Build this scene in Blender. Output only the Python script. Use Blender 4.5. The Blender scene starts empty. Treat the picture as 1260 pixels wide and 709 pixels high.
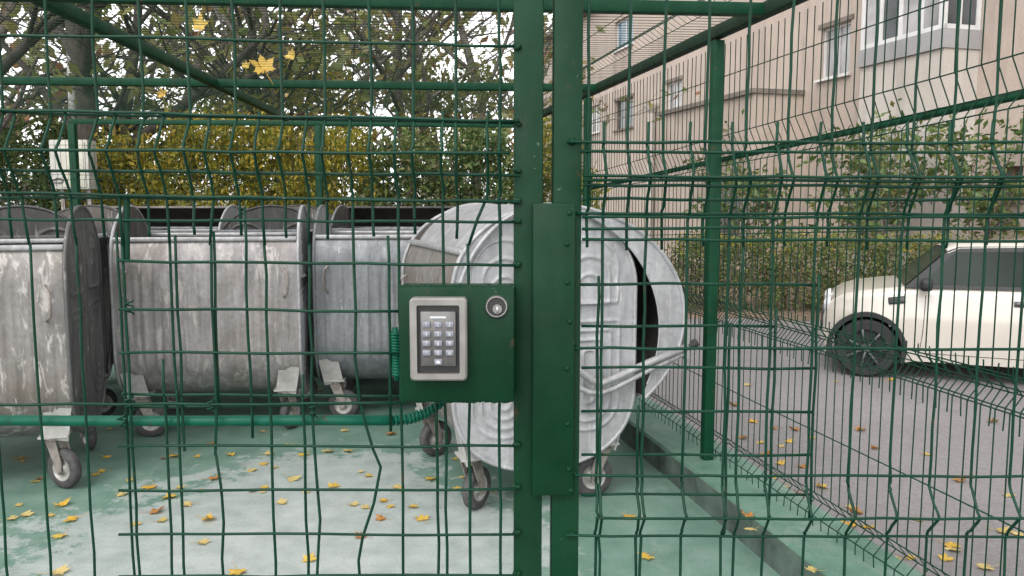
import bpy, bmesh, math, random
from mathutils import Vector, Matrix, Euler
R = math.radians
PI = math.pi
rnd = random.Random(7)
S = bpy.context.scene
COL = S.collection

# ------------------------------------------------------------------ camera
CAM_H = 1.5; PITCH = R(6.0); FPX = 980.0
def ray(u, v):
    a = (u-630.0)/FPX; b = (354.5-v)/FPX
    return Vector((a, math.cos(PITCH)+b*math.sin(PITCH), -math.sin(PITCH)+b*math.cos(PITCH)))
def atY(u, v, Y):
    d = ray(u, v); t = Y/d.y
    return Vector((d.x*t, Y, CAM_H+d.z*t))
def atZ(u, v, Z):
    d = ray(u, v); t = (Z-CAM_H)/d.z
    return Vector((d.x*t, d.y*t, Z))
cd = bpy.data.cameras.new('camera'); cam = bpy.data.objects.new('camera', cd); COL.objects.link(cam)
cd.sensor_width = 36.0; cd.lens = 36.0*FPX/1260.0
cd.clip_start = 0.05; cd.clip_end = 2000
cam.location = (0, 0, CAM_H); cam.rotation_euler = (R(90)-PITCH, 0, 0)
S.camera = cam

# ------------------------------------------------------------------ helpers
def tag(o, label=None, cat=None, group=None, kind=None):
    if label: o['label'] = label
    if cat: o['category'] = cat
    if group: o['group'] = group
    if kind: o['kind'] = kind
    return o
def empty(name, loc=(0, 0, 0), rz=0.0):
    o = bpy.data.objects.new(name, None); COL.objects.link(o)
    o.location = loc; o.rotation_euler = (0, 0, rz); o.empty_display_size = 0.1
    return o
def copy_tree(o, parent=None):
    c = o.copy(); COL.objects.link(c)
    if parent: c.parent = parent
    for ch in list(o.children): copy_tree(ch, c)
    return c
class MB:
    def __init__(s): s.v = []; s.f = []; s.m = []
    def add(s, vs, fs, m=0):
        n = len(s.v); s.v.extend([tuple(p) for p in vs])
        for f in fs: s.f.append(tuple(i+n for i in f)); s.m.append(m)
    def box(s, c, sz, rot=None, m=0):
        hx, hy, hz = sz[0]/2, sz[1]/2, sz[2]/2
        P = [Vector((x, y, z)) for z in (-hz, hz) for y in (-hy, hy) for x in (-hx, hx)]
        if rot is not None: P = [rot @ p for p in P]
        P = [p+Vector(c) for p in P]
        s.add(P, [(0,2,3,1),(4,5,7,6),(0,1,5,4),(2,6,7,3),(0,4,6,2),(1,3,7,5)], m)
    def bbox(s, c, sz, b=0.004, rot=None, m=0):
        bm = bmesh.new(); bmesh.ops.create_cube(bm, size=1)
        for v in bm.verts: v.co = Vector((v.co.x*sz[0], v.co.y*sz[1], v.co.z*sz[2]))
        bmesh.ops.bevel(bm, geom=bm.edges[:], offset=b, segments=2, affect='EDGES', profile=0.5)
        bm.verts.index_update()
        P = [(rot @ v.co if rot is not None else v.co)+Vector(c) for v in bm.verts]
        s.add(P, [[v.index for v in f.verts] for f in bm.faces], m); bm.free()
    def bar(s, a, b, w, h, m=0):
        a = Vector(a); b = Vector(b); d = b-a
        q = d.to_track_quat('X', 'Z').to_matrix()
        s.bbox((a+b)/2, (d.length, w, h), min(w, h)*.12, q, m)
    def tube(s, pts, r, n=6, caps=True, m=0, closed=False):
        pts = [Vector(p) for p in pts]; k = len(pts)
        rr = r if isinstance(r, (list, tuple)) else [r]*k
        base = len(s.v); prev = None
        for i, p in enumerate(pts):
            if closed: t = pts[(i+1) % k]-pts[i-1]
            else: t = pts[min(i+1, k-1)]-pts[max(i-1, 0)]
            if t.length < 1e-9: t = Vector((0, 0, 1))
            t.normalize()
            if prev is None:
                ref = Vector((1, 0, 0)) if abs(t.x) < .8 else Vector((0, 0, 1))
                nx = (ref - t*ref.dot(t)).normalized()
            else:
                nx = prev - t*prev.dot(t)
                nx = nx.normalized() if nx.length > 1e-6 else t.orthogonal().normalized()
            prev = nx; ny = t.cross(nx)
            for j in range(n):
                a = 2*PI*j/n
                s.v.append(tuple(p + (nx*math.cos(a)+ny*math.sin(a))*rr[i]))
        rng = k if closed else k-1
        for i in range(rng):
            i2 = (i+1) % k
            for j in range(n):
                s.f.append((base+i*n+j, base+i*n+(j+1) % n, base+i2*n+(j+1) % n, base+i2*n+j)); s.m.append(m)
        if caps and not closed:
            s.f.append(tuple(base+j for j in range(n))[::-1]); s.m.append(m)
            s.f.append(tuple(base+(k-1)*n+j for j in range(n))); s.m.append(m)
    def lathe(s, prof, c=(0,0,0), axis='Y', n=28, m=0, closed=False):
        # prof: (radius, along-axis)
        base = len(s.v); k = len(prof)
        for (r, h) in prof:
            for j in range(n):
                a = 2*PI*j/n; x, y = r*math.cos(a), r*math.sin(a)
                if axis == 'Y': p = (x, h, y)
                elif axis == 'X': p = (h, x, y)
                else: p = (x, y, h)
                s.v.append((p[0]+c[0], p[1]+c[1], p[2]+c[2]))
        for i in range(k if closed else k-1):
            i2 = (i+1) % k
            for j in range(n):
                s.f.append((base+i*n+j, base+i*n+(j+1) % n, base+i2*n+(j+1) % n, base+i2*n+j)); s.m.append(m)
    def grid(s, rows, m=0, close_u=False):
        base = len(s.v); k = len(rows); n = len(rows[0])
        for r_ in rows: s.v.extend([tuple(p) for p in r_])
        for i in range(k-1):
            for j in range(n if close_u else n-1):
                s.f.append((base+i*n+j, base+i*n+(j+1) % n, base+(i+1)*n+(j+1) % n, base+(i+1)*n+j)); s.m.append(m)
    def prism(s, pts2, fn, d0, d1, m=0):
        # pts2 polygon -> fn(a,b,d) gives 3d
        n = len(pts2)
        A = [fn(a, b, d0) for a, b in pts2]; B = [fn(a, b, d1) for a, b in pts2]
        s.add(A+B, [tuple(range(n)), tuple(range(2*n-1, n-1, -1))] + [(i, i+n, (i+1) % n+n, (i+1) % n) for i in range(n)], m)
    def build(s, name, mats, parent=None, smooth=False, off=None, fix=False, angle=None):
        me = bpy.data.meshes.new(name)
        vs = s.v
        if off is not None: vs = [(p[0]-off[0], p[1]-off[1], p[2]-off[2]) for p in s.v]
        me.from_pydata(vs, [], s.f)
        if not isinstance(mats, (list, tuple)): mats = [mats]
        for mm in mats: me.materials.append(mm)
        if len(mats) > 1: me.polygons.foreach_set('material_index', s.m)
        if fix:
            bm = bmesh.new(); bm.from_mesh(me); bmesh.ops.recalc_face_normals(bm, faces=bm.faces[:]); bm.to_mesh(me); bm.free()
        if smooth:
            me.polygons.foreach_set('use_smooth', [True]*len(me.polygons))
            if angle: me.set_sharp_from_angle(angle=R(angle))
        me.update()
        o = bpy.data.objects.new(name, me); COL.objects.link(o)
        if parent: o.parent = parent
        return o

# ------------------------------------------------------------------ materials
def nt(m): return m.node_tree.nodes, m.node_tree.links
def newmat(name):
    m = bpy.data.materials.new(name); m.use_nodes = True
    n, l = nt(m); b = n['Principled BSDF']; return m, n, l, b
def noise(n, l, scale, detail=4, rough=.55, coord=None, mapping=None, dist=0.0):
    t = n.new('ShaderNodeTexNoise'); t.inputs['Scale'].default_value = scale
    t.inputs['Detail'].default_value = detail; t.inputs['Roughness'].default_value = rough
    t.inputs['Distortion'].default_value = dist
    if coord is None:
        tc = n.new('ShaderNodeTexCoord'); coord = tc.outputs['Object']
    if mapping:
        mp = n.new('ShaderNodeMapping'); mp.inputs['Scale'].default_value = mapping
        l.new(coord, mp.inputs['Vector']); coord = mp.outputs['Vector']
    l.new(coord, t.inputs['Vector']); return t.outputs['Fac']
def ramp(n, l, fac, stops):
    r = n.new('ShaderNodeValToRGB'); e = r.color_ramp.elements
    while len(e) > 1: e.remove(e[-1])
    e[0].position = stops[0][0]; e[0].color = tuple(stops[0][1])+(1,)
    for p, c in stops[1:]:
        x = e.new(p); x.color = tuple(c)+(1,)
    l.new(fac, r.inputs['Fac']); return r.outputs['Color']
def g(x): return (x, x, x)
def mix(n, l, fac, a, b, mode='MIX'):
    x = n.new('ShaderNodeMix'); x.data_type = 'RGBA'; x.blend_type = mode
    for sock, val in ((x.inputs[0], fac), (x.inputs[6], a), (x.inputs[7], b)):
        if hasattr(val, 'links'): l.new(val, sock)
        elif isinstance(val, (int, float)): sock.default_value = val
        else: sock.default_value = tuple(val)+(1,)
    return x.outputs[2]
def bump(n, l, b, h, strength=.3, dist=.01):
    bp = n.new('ShaderNodeBump'); bp.inputs['Strength'].default_value = strength; bp.inputs['Distance'].default_value = dist
    l.new(h, bp.inputs['Height']); l.new(bp.outputs['Normal'], b.inputs['Normal'])
def simple(name, col, rough=.5, metal=0.0, var=.25, scale=6, bumpy=0.0, bscale=60):
    m, n, l, b = newmat(name)
    f = noise(n, l, scale, 5)
    c = ramp(n, l, f, [(.3, [x*(1-var) for x in col]), (.7, [min(1, x*(1+var)) for x in col])])
    l.new(c, b.inputs['Base Color']); b.inputs['Roughness'].default_value = rough; b.inputs['Metallic'].default_value = metal
    if bumpy: bump(n, l, b, noise(n, l, bscale, 3), bumpy, .004)
    return m
def green_paint(name, col, rough=.38, chips=.62):
    m, n, l, b = newmat(name)
    f = noise(n, l, 9, 5)
    c = ramp(n, l, f, [(.3, [x*.8 for x in col]), (.7, [x*1.25 for x in col])])
    ch = noise(n, l, 120, 4)
    fc = ramp(n, l, ch, [(chips+.05, g(0)), (chips+.09, g(1))])
    c2 = mix(n, l, fc, c, (.07, .10, .08))
    rn = noise(n, l, 22, 9, .75); c2 = mix(n, l, ramp(n, l, rn, [(.61, g(0)), (.65, g(.7))]), c2, (.06, .035, .02))
    dn = noise(n, l, 6, 8, .7, None, (2.5, 2.5, .6)); c2 = mix(n, l, ramp(n, l, dn, [(.48, g(0)), (.70, g(.05))]), c2, (.10, .13, .115))
    l.new(c2, b.inputs['Base Color'])
    b.inputs['Specular IOR Level'].default_value = .17
    rr = ramp(n, l, noise(n, l, 25, 4), [(.3, g(rough-.08)), (.7, g(rough+.15))]); l.new(rr, b.inputs['Roughness'])
    bump(n, l, b, noise(n, l, 140, 3), .12, .002)
    return m
M = {}
M['frame'] = green_paint('green_gloss_paint', (.0010, .0265, .0098), .46, .66)
M['wire'] = green_paint('green_wire_coating', (.0026, .031, .0165), .42, .68)
M['rail'] = green_paint('green_rail_paint', (.0025, .038, .0165), .45, .66)
M['pipe'] = green_paint('teal_green_pipe', (.005, .085, .052), .35, .68)
M['roofbeam'] = green_paint('aged_green_beam', (.011, .026, .015), .55, .60)

def galvanised(name, lo, hi, tint=(1, 1, 1), scuff=0.0, scuffcol=(.7, .68, .64), brown=0.0, metal=.25, seed=0.0):
    lo, hi = lo*.72, hi*.76
    m, n, l, b = newmat(name)
    tc = n.new('ShaderNodeTexCoord'); mp = n.new('ShaderNodeMapping'); mp.inputs['Location'].default_value = (seed, seed*1.7, seed*.6)
    l.new(tc.outputs['Object'], mp.inputs['Vector']); co = mp.outputs['Vector']
    streak = noise(n, l, 5, 6, .6, co, (3.2, 3.2, .45), .3)
    base = ramp(n, l, streak, [(.28, [lo*t for t in tint]), (.5, [(lo+hi)/2*t for t in tint]), (.72, [hi*t for t in tint])])
    sp = n.new('ShaderNodeTexVoronoi'); sp.inputs['Scale'].default_value = 45; l.new(co, sp.inputs['Vector'])
    spf = ramp(n, l, sp.outputs['Color'], [(0, g(.86)), (1, g(1.12))])
    c = mix(n, l, 1.0, base, spf, 'MULTIPLY')
    dirt = noise(n, l, 1.7, 7, .65, co, (1, 1, .8), .6)
    df = ramp(n, l, dirt, [(.46, g(0)), (.66, g(.25+brown))])
    c = mix(n, l, df, c, (.12, .095, .075))
    if scuff > 0:
        sn = noise(n, l, 6.5, 8, .72, co, (2.8, 2.8, .7), .6)
        sf = ramp(n, l, sn, [(.66-scuff*.22, g(0)), (.72-scuff*.22, g(.62))])
        c = mix(n, l, sf, c, [x*.8 for x in scuffcol])
    sn = noise(n, l, 30, 5, .7, co, (1, 1, .12), .2)
    c = mix(n, l, ramp(n, l, sn, [(.60, g(0)), (.70, g(.4))]), c, (.50, .49, .47))
    l.new(c, b.inputs['Base Color']); b.inputs['Metallic'].default_value = metal
    l.new(ramp(n, l, streak, [(.3, g(.62)), (.7, g(.42))]), b.inputs['Roughness'])
    bump(n, l, b, noise(n, l, 3.2, 4, .5, co), .35, .02)
    return m
M['galv_pale'] = galvanised('pale_galvanised_steel', .31, .50, (1, 1.0, 1.03), .12, seed=1, metal=.15)
M['galv_pink'] = galvanised('scuffed_galvanised_steel', .24, .42, (1.0, .94, .92), .5, (.56, .52, .50), .35, seed=4)
M['galv_blue'] = galvanised('bluish_galvanised_steel', .17, .30, (.96, 1, 1.05), .12, seed=8)
M['galv_peel'] = galvanised('peeling_galvanised_steel', .17, .34, (1.03, .96, .92), .55, (.60, .56, .52), .45, seed=13)
M['galv_dark'] = galvanised('dark_galvanised_steel', .065, .15, (1, 1, 1.0), .1, seed=21)
M['galv_black'] = galvanised('blackened_steel', .03, .07, (1.05, 1, .97), .05, seed=25)
M['galv_brown'] = galvanised('brownish_galvanised_steel', .16, .30, (1.05, .97, .9), .1, brown=.4, seed=31)
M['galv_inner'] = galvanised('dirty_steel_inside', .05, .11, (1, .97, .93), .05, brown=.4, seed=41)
M['steel_bar'] = galvanised('steel_bar', .38, .55, (1, 1, 1), 0, metal=.5, seed=3)
M['bracket'] = simple('white_bracket_paint', (.32, .31, .295), .5, 0, .3, 14)
M['rubber'] = simple('dusty_rubber', (.045, .043, .043), .75, 0, .45, 30, .3, 90)
M['hub'] = simple('grey_wheel_hub', (.30, .29, .27), .5, .3, .35, 25)
M['caster'] = simple('rusty_caster_fork', (.24, .21, .19), .55, .4, .4, 20)
M['black'] = simple('black_plastic', (.018, .018, .018), .4, 0, .2, 20)

# ------------------------------------------------------------------ world / light
W = bpy.data.worlds.new('World'); S.world = W; W.use_nodes = True
wn, wl = W.node_tree.nodes, W.node_tree.links
bg = wn['Background']; sky = wn.new('ShaderNodeTexSky'); sky.sky_type = 'NISHITA'; sky.sun_disc = False
SUN_EL, SUN_AZ = R(50), R(205)
sky.sun_elevation = SUN_EL; sky.sun_rotation = SUN_AZ; sky.dust_density = 1.2; sky.air_density = 1.0; sky.ozone_density = 1.0
hs = wn.new('ShaderNodeHueSaturation'); hs.inputs['Saturation'].default_value = .04; hs.inputs['Value'].default_value = 1.5
wl.new(sky.outputs['Color'], hs.inputs['Color']); wl.new(hs.outputs['Color'], bg.inputs['Color'])
bg.inputs['Strength'].default_value = .15
sd = bpy.data.lights.new('sun', 'SUN'); sd.energy = .65; sd.angle = R(25); sd.color = (1, .96, .90)
so = bpy.data.objects.new('sun', sd); COL.objects.link(so)
sdir = Vector((math.sin(SUN_AZ)*math.cos(SUN_EL), math.cos(SUN_AZ)*math.cos(SUN_EL), math.sin(SUN_EL)))
so.rotation_euler = sdir.to_track_quat('Z', 'Y').to_euler(); so.location = (0, 0, 12)
S.view_settings.view_transform = 'Standard'; S.view_settings.look = 'None'
S.view_settings.gamma = 1.0; S.view_settings.exposure = 0.93; S.view_settings.use_curve_mapping = False

# ------------------------------------------------------------------ ground
ROAD_Z = -0.30
KS = -0.205                                   # enclosure side line: X = KX + KS*(Y-4.1)
def kerb_x(Y): return 0.885 + KS*(Y-4.1)
def fence_x(Y): return 1.04 + KS*(Y-4.1)

m, n, l, b = newmat('asphalt')
tc = n.new('ShaderNodeTexCoord'); co = tc.outputs['Object']
f1 = noise(n, l, .45, 6, .6, co); f2 = noise(n, l, 45, 3, .7, co)
c = ramp(n, l, f1, [(.3, (.155, .144, .143)), (.7, (.222, .207, .205))])
c = mix(n, l, 1.0, c, ramp(n, l, f2, [(.25, g(.72)), (.75, g(1.25))]), 'MULTIPLY')
f3 = noise(n, l, 3.5, 8, .7, co, None, .8)
c = mix(n, l, ramp(n, l, f3, [(.60, g(0)), (.72, g(.45))]), c, (.11, .10, .10))
vo = n.new('ShaderNodeTexVoronoi'); vo.feature = 'DISTANCE_TO_EDGE'; vo.inputs['Scale'].default_value = .35
wv = n.new('ShaderNodeVectorMath'); wv.operation = 'ADD'; nz = n.new('ShaderNodeTexNoise'); nz.inputs['Scale'].default_value = 2.2; nz.inputs['Detail'].default_value = 6; l.new(co, nz.inputs['Vector'])
l.new(co, wv.inputs[0]); l.new(nz.outputs['Color'], wv.inputs[1]); l.new(wv.outputs[0], vo.inputs['Vector'])
c = mix(n, l, ramp(n, l, vo.outputs['Distance'], [(.002, g(.22)), (.006, g(0))]), c, (.13, .12, .12))
pt = noise(n, l, .9, 3, .4, co, None, .2); c = mix(n, l, ramp(n, l, pt, [(.56, g(0)), (.60, g(.28))]), c, (.17, .155, .155))
l.new(c, b.inputs['Base Color']); b.inputs['Roughness'].default_value = .8
bump(n, l, b, f2, .4, .004)
mb = MB(); mb.add([(-300, -60, ROAD_Z), (300, -60, ROAD_Z), (300, 500, ROAD_Z), (-300, 500, ROAD_Z)], [(0, 1, 2, 3)])
tag(mb.build('road', m), kind='structure')

def pad_paint(name, wear):
    m, n, l, b = newmat(name)
    tc = n.new('ShaderNodeTexCoord'); co = tc.outputs['Object']
    gfine = noise(n, l, 4, 7, .65, co)
    green = ramp(n, l, gfine, [(.3, (.055, .130, .092)), (.5, (.085, .175, .130)), (.72, (.135, .225, .180))])
    sc = noise(n, l, 2.6, 9, .72, co, (1.6, .7, 1), .9); green = mix(n, l, ramp(n, l, sc, [(.52, g(0)), (.72, g(.55))]), green, (.22, .27, .24))
    sd2 = noise(n, l, 5.5, 8, .7, co, None, .4); green = mix(n, l, ramp(n, l, sd2, [(.56, g(0)), (.74, g(.5))]), green, (.055, .10, .075))
    conc = ramp(n, l, noise(n, l, 7, 6, .6, co), [(.3, (.265, .29, .28)), (.7, (.40, .425, .41))])
    if wear:
        # the worn track left by people walking in from the gate: bare pale concrete with ragged edges
        sx = n.new('ShaderNodeSeparateXYZ'); l.new(co, sx.inputs[0])
        def mth(op, a, bb=None):
            x = n.new('ShaderNodeMath'); x.operation = op
            for i, val in enumerate((a, bb)):
                if val is None: continue
                if hasattr(val, 'links'): l.new(val, x.inputs[i])
                else: x.inputs[i].default_value = val
            return x.outputs[0]
        dx = mth('DIVIDE', mth('ADD', sx.outputs['X'], 1.0), 1.15)
        dy = mth('DIVIDE', mth('SUBTRACT', sx.outputs['Y'], 3.2), 1.55)
        d = mth('SQRT', mth('ADD', mth('MULTIPLY', dx, dx), mth('MULTIPLY', dy, dy)))
        w = mth('ADD', d, mth('MULTIPLY', mth('SUBTRACT', noise(n, l, 1.6, 8, .7, co), .5), 1.7))
        w = mth('ADD', w, mth('MULTIPLY', mth('SUBTRACT', noise(n, l, 9, 8, .75, co), .5), 1.5))
        wf = ramp(n, l, w, [(.3, g(.92)), (.9, g(.72)), (1.5, g(.42)), (2.3, g(.08))])
        c = mix(n, l, wf, green, conc)
    else:
        wf = ramp(n, l, noise(n, l, 3, 8, .7, co), [(.55, g(0)), (.75, g(.5))])
        c = mix(n, l, wf, green, (.30, .34, .31))
    st = noise(n, l, 11, 9, .8, co, None, .6)
    c = mix(n, l, ramp(n, l, st, [(.54, g(0)), (.72, g(.5))]), c, (.19, .20, .18))
    sp = noise(n, l, 160, 2, .6, co)
    c = mix(n, l, 1.0, c, ramp(n, l, sp, [(.3, g(.76)), (.7, g(1.16))]), 'MULTIPLY')
    l.new(c, b.inputs['Base Color']); b.inputs['Roughness'].default_value = .62
    bump(n, l, b, gfine, .15, .006)
    return m
mb = MB()
mb.prism([(-7, -.5), (kerb_x(-.5)+.02, -.5), (kerb_x(9)+.02, 9), (-7, 9)], lambda a, b_, d: Vector((a, b_, d)), ROAD_Z-.05, 0.0)
tag(mb.build('concrete_pad', pad_paint('worn_green_floor_paint', True), fix=True), kind='structure')
# raised kerb
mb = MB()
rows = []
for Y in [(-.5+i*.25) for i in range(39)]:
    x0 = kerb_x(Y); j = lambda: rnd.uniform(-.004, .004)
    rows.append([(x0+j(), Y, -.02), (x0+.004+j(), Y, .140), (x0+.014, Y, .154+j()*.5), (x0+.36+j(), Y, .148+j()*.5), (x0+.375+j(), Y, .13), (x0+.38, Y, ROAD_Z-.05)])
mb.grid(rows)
mb.m = [1 if i % 5 == 0 else 0 for i in range(len(mb.f))]  # inner face strip: its shade is painted in as a darker colour, with dirt blotches
o = mb.build('kerb', [pad_paint('kerb_green_paint', False), simple('shaded_dirty_kerb_face', (.048, .072, .058), .85, 0, .6, 7, .6, 40)], smooth=True, fix=True, angle=35)
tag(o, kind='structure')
# verge of soil and fallen leaves at the far side of the road, and behind the enclosure
soil = simple('leafy_soil', (.15, .105, .075), .9, 0, .5, 9, .6, 25)
mb = MB()
rows = []
for i in range(40):
    X = 2.2+i*.5
    rows.append([(X, 12.3+.25*math.sin(i*.9)+rnd.uniform(-.1, .1), ROAD_Z-.01), (X, 12.6, ROAD_Z+.05+rnd.uniform(0, .03)), (X, 14.5, ROAD_Z+.07+rnd.uniform(0, .04)), (X, 30, ROAD_Z+.08)])
mb.grid(rows)
tag(mb.build('road_verge', soil, smooth=True), kind='structure')
mb = MB(); mb.prism([(-30, 9.0), (0.6, 9.0), (-3, 60), (-30, 60)], lambda a, b_, d: Vector((a, b_, d)), ROAD_Z-.05, -.02)
tag(mb.build('garden_soil', soil, fix=True), kind='structure')

# ------------------------------------------------------------------ wire mesh panels on the front (gate plane)
GY = 1.0
WR = 0.0019
def gx(u, v=300): return atY(u, v, GY).x
def gz(v, u=630): return atY(u, v, GY).z
BULGE = .026
def bulge_at(v, folds):
    for (a, mid, c) in folds:
        if a < v <= mid: return -BULGE*(v-a)/(mid-a)
        if mid < v < c: return -BULGE*(c-v)/(c-mid)
    return 0.0
def vert_wire(mb, u, v0, v1, vref, folds, wob=.0012, y=0.0, knots=None, r=WR):
    X = gx(u, vref)
    vs = {v0, v1}
    for f in folds:
        for q in f:
            if v0 < q < v1: vs.add(q)
            for e in (-5, 5):
                if v0 < q+e < v1: vs.add(q+e)
    q = v0+rnd.uniform(25, 45)
    while q < v1:
        vs.add(q); q += rnd.uniform(38, 62)
    kn = dict(knots or {})
    for q in kn: vs.add(q)
    pts = []
    for v in sorted(vs):
        dx = rnd.uniform(-wob, wob)
        for kv, kd in kn.items():
            dx += kd/FPX*max(0, 1-abs(v-kv)/70.0)
        pts.append((X+dx, GY+y+bulge_at(v, folds), gz(v)))
    # soften corners of the fold: keep points (the +-5 px pairs already round it)
    mb.tube(pts, r, 6)
def horiz_wire(mb, va, vb, u0, u1, y=0.0, wob=.0012, r=WR, dy=0.0):
    k = max(3, int(abs(u1-u0)/55)); pts = []
    for i in range(k+1):
        t = i/k; u = u0+(u1-u0)*t; v = va+(vb-va)*t
        pts.append((gx(u, v), GY+y+dy, gz(v)+rnd.uniform(-wob, wob)))
    mb.tube(pts, r, 6)

# ---- left leaf = the gate
gate = empty('wire_gate', (gx(300), GY, 0))
tag(gate, 'green wire mesh gate leaf carrying a keypad lock box, left of the post', 'gate')
GO = gate.location.copy()
ZB, ZT = .12, 2.25
def stile(mb, u0, u1, y0, y1, z0, z1, vref=354):
    xa, xb = gx(u0, vref), gx(u1, vref)
    mb.bbox(((xa+xb)/2, (y0+y1)/2, (z0+z1)/2), (xb-xa, y1-y0, z1-z0), .0025)
mb = MB(); stile(mb, 632, 668, 1.003, 1.043, ZB, ZT)
for v in (57, 151, 210, 248, 273, 326, 548, 601, 656, 707):
    for q in range(3):
        c = Vector((gx(634+q*2.2, v), 1.0005, gz(v+rnd.uniform(-2, 2)))); mb.lathe([(.0001, -.003), (.0026, -.002), (.0036, .0005), (.0036, .004)], c, 'Y', 8)
mb.build('stile', M['frame'], gate, smooth=True, off=GO, angle=40)
mb = MB(); stile(mb, -560, -524, 1.003, 1.043, ZB, ZT); mb.build('stile', M['frame'], gate, smooth=True, off=GO, angle=40)
for zz in (ZB+.02, ZT-.02):
    mb = MB(); mb.bbox(((gx(-526)+gx(634))/2, 1.024, zz), (gx(633)-gx(-525), .036, .036), .0025); mb.build('rail', M['frame'], gate, smooth=True, off=GO, angle=40)
# cover plate over the gap
mb = MB(); stile(mb, 655, 707, .992, .9985, gz(608), gz(250))
for v in (262, 300, 347, 395, 452, 520, 575, 601):            # weld drips on the plate
    c = Vector((gx(rnd.uniform(694, 702), v), .9915, gz(v)))
    mb.lathe([(.0001, -.002), (.003, -.001), (.004, .001), (.003, .003)], c, 'Y', 8)
mb.box((gx(659), 1.0005, gz(430)), (.004, .006, .30))
mb.build('cover_plate', M['frame'], gate, smooth=True, off=GO, angle=40)
# upper mesh
F_L = [(146, 188, 238)]
mb = MB()
for u in (-115, -60, -3, 56, 114, 172, 229, 287, 345, 398, 455, 508, 561, 615):
    vert_wire(mb, u, -90, 291+rnd.uniform(-4, 4), 60, [(143, 186, 240)], y=.003)
for (a, bb, d) in ((38, 57, 0), (-20, -8, 0), (134, 152, 0), (208, 216, -.010), (242, 247, 0), (270, 273, 0)):
    horiz_wire(mb, a, bb, -180, 640, y=-.0012+.003, dy=d)
mb.build('mesh_panel', M['wire'], gate, smooth=True, off=GO)
# main mesh
mb = MB()
mains = {-180: {}, -120: {}, -65: {}, -12: {}, 45: {}, 101: {}, 157: {}, 215: {}, 264: {610: 4, 560: -5}, 330: {}, 383: {640: 5}, 437: {520: 6, 575: 22, 620: 12, 690: -2}, 492: {}, 547: {}, 577: {}, 615: {}}
ups = {45: 20, 101: 82, 157: 142, 215: 201, 264: 260, 330: 320, 383: 378, 437: 435, 492: 492, 547: 546, 577: 600}
for u, kn in mains.items():
    if u in ups and abs(ups[u]-u) > 3:
        k2 = dict(kn); d = (ups[u]-u)
        vert_wire(mb, u, 300, 930, 430, [], knots=kn)
        X0 = gx(ups[u], 170); X1 = gx(u, 430)
        vs = [137, 146, 160, 175, 184, 188, 193, 205, 225, 234, 243, 270, 302]
        mb.tube([(X0+(X1-X0)*max(0, (v-238)/64.0 if v > 238 else 0)+rnd.uniform(-.001, .001), GY+bulge_at(v, F_L), gz(v)) for v in vs], WR, 6)
    else:
        vert_wire(mb, u, 137, 930, 400, F_L, knots=kn)
horiz_wire(mb, 131, 150, -200, 640, y=-.003)
horiz_wire(mb, 184, 191, -200, 628, dy=-BULGE-.003)
horiz_wire(mb, 235, 248, -200, 640, y=-.003)
horiz_wire(mb, 497, 496, -200, 500, y=-.003)
for (a, bb, u1) in ((321, 327, 634), (379, 383, 500), (433, 434, 500), (486, 489, 500), (548, 548, 632), (603, 601, 634), (656, 656, 634), (708, 706, 634), (762, 760, 634), (815, 814, 634)):
    horiz_wire(mb, a, bb, 148, u1, y=-.004 if a != 486 else .004)
mb.build('mesh_panel', M['wire'], gate, smooth=True, off=GO)
# overlapping patch of mesh wired on to the lower half
mb = MB()
for (u, v0, v1) in ((152, 285, 930), (200, 443, 930), (222, 290, 556), (268, 285, 500), (307, 255, 540), (372, 462, 930), (480, 290, 532), (537, 497, 930)):
    vert_wire(mb, u, v0, v1, 480, [], y=.004)
horiz_wire(mb, 503, 498, 150, 500, y=.008)
# binding wires round the patch
for (u, v) in ((160, 497), (260, 500), (385, 506), (160, 379), (150, 520)):
    c = Vector((gx(u, v), GY, gz(v)))
    mb.tube([c+Vector((.0045*math.cos(t*.9), .0045*math.sin(t*.9)-.001, .0012*t-.008)) for t in range(16)], .0013, 5)
mb.build('mesh_patch', M['wire'], gate, smooth=True, off=GO)
# extra-thick stub at the patch corner
mb = MB(); mb.tube([(gx(153, 240), GY+.006, gz(240)), (gx(153, 320), GY+.006, gz(320))], .0042, 8); mb.build('mesh_stub', M['wire'], gate, smooth=True, off=GO, angle=50)
# lock box
LB = .955
xa, xb, za, zb = atY(491, 424, LB).x, atY(633, 424, LB).x, atY(560, 495, LB).z, atY(560, 353, LB).z
mb = MB(); mb.bbox(((xa+xb)/2, (LB+1.0015)/2, (za+zb)/2), (xb-xa, 1.0015-LB, zb-za), .003)
k = 40                                                     # rough weld line on its top and bottom edges
mb.tube([(xa+(xb-xa)*i/k, LB+.004+rnd.uniform(-.001, .001), zb-.0005+rnd.uniform(-.001, .0012)) for i in range(k+1)], [.0022+rnd.uniform(-.0008, .0012) for i in range(k+1)], 6)
mb.tube([(xa+(xb-xa)*i/k, LB+.004+rnd.uniform(-.001, .001), za+.0005+rnd.uniform(-.001, .001)) for i in range(k+1)], [.0018+rnd.uniform(-.0008, .001) for i in range(k+1)], 6)
mb.build('lock_box', M['frame'], gate, smooth=True, off=GO, angle=40)
def lbx(u, v): return atY(u, v, LB)
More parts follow.
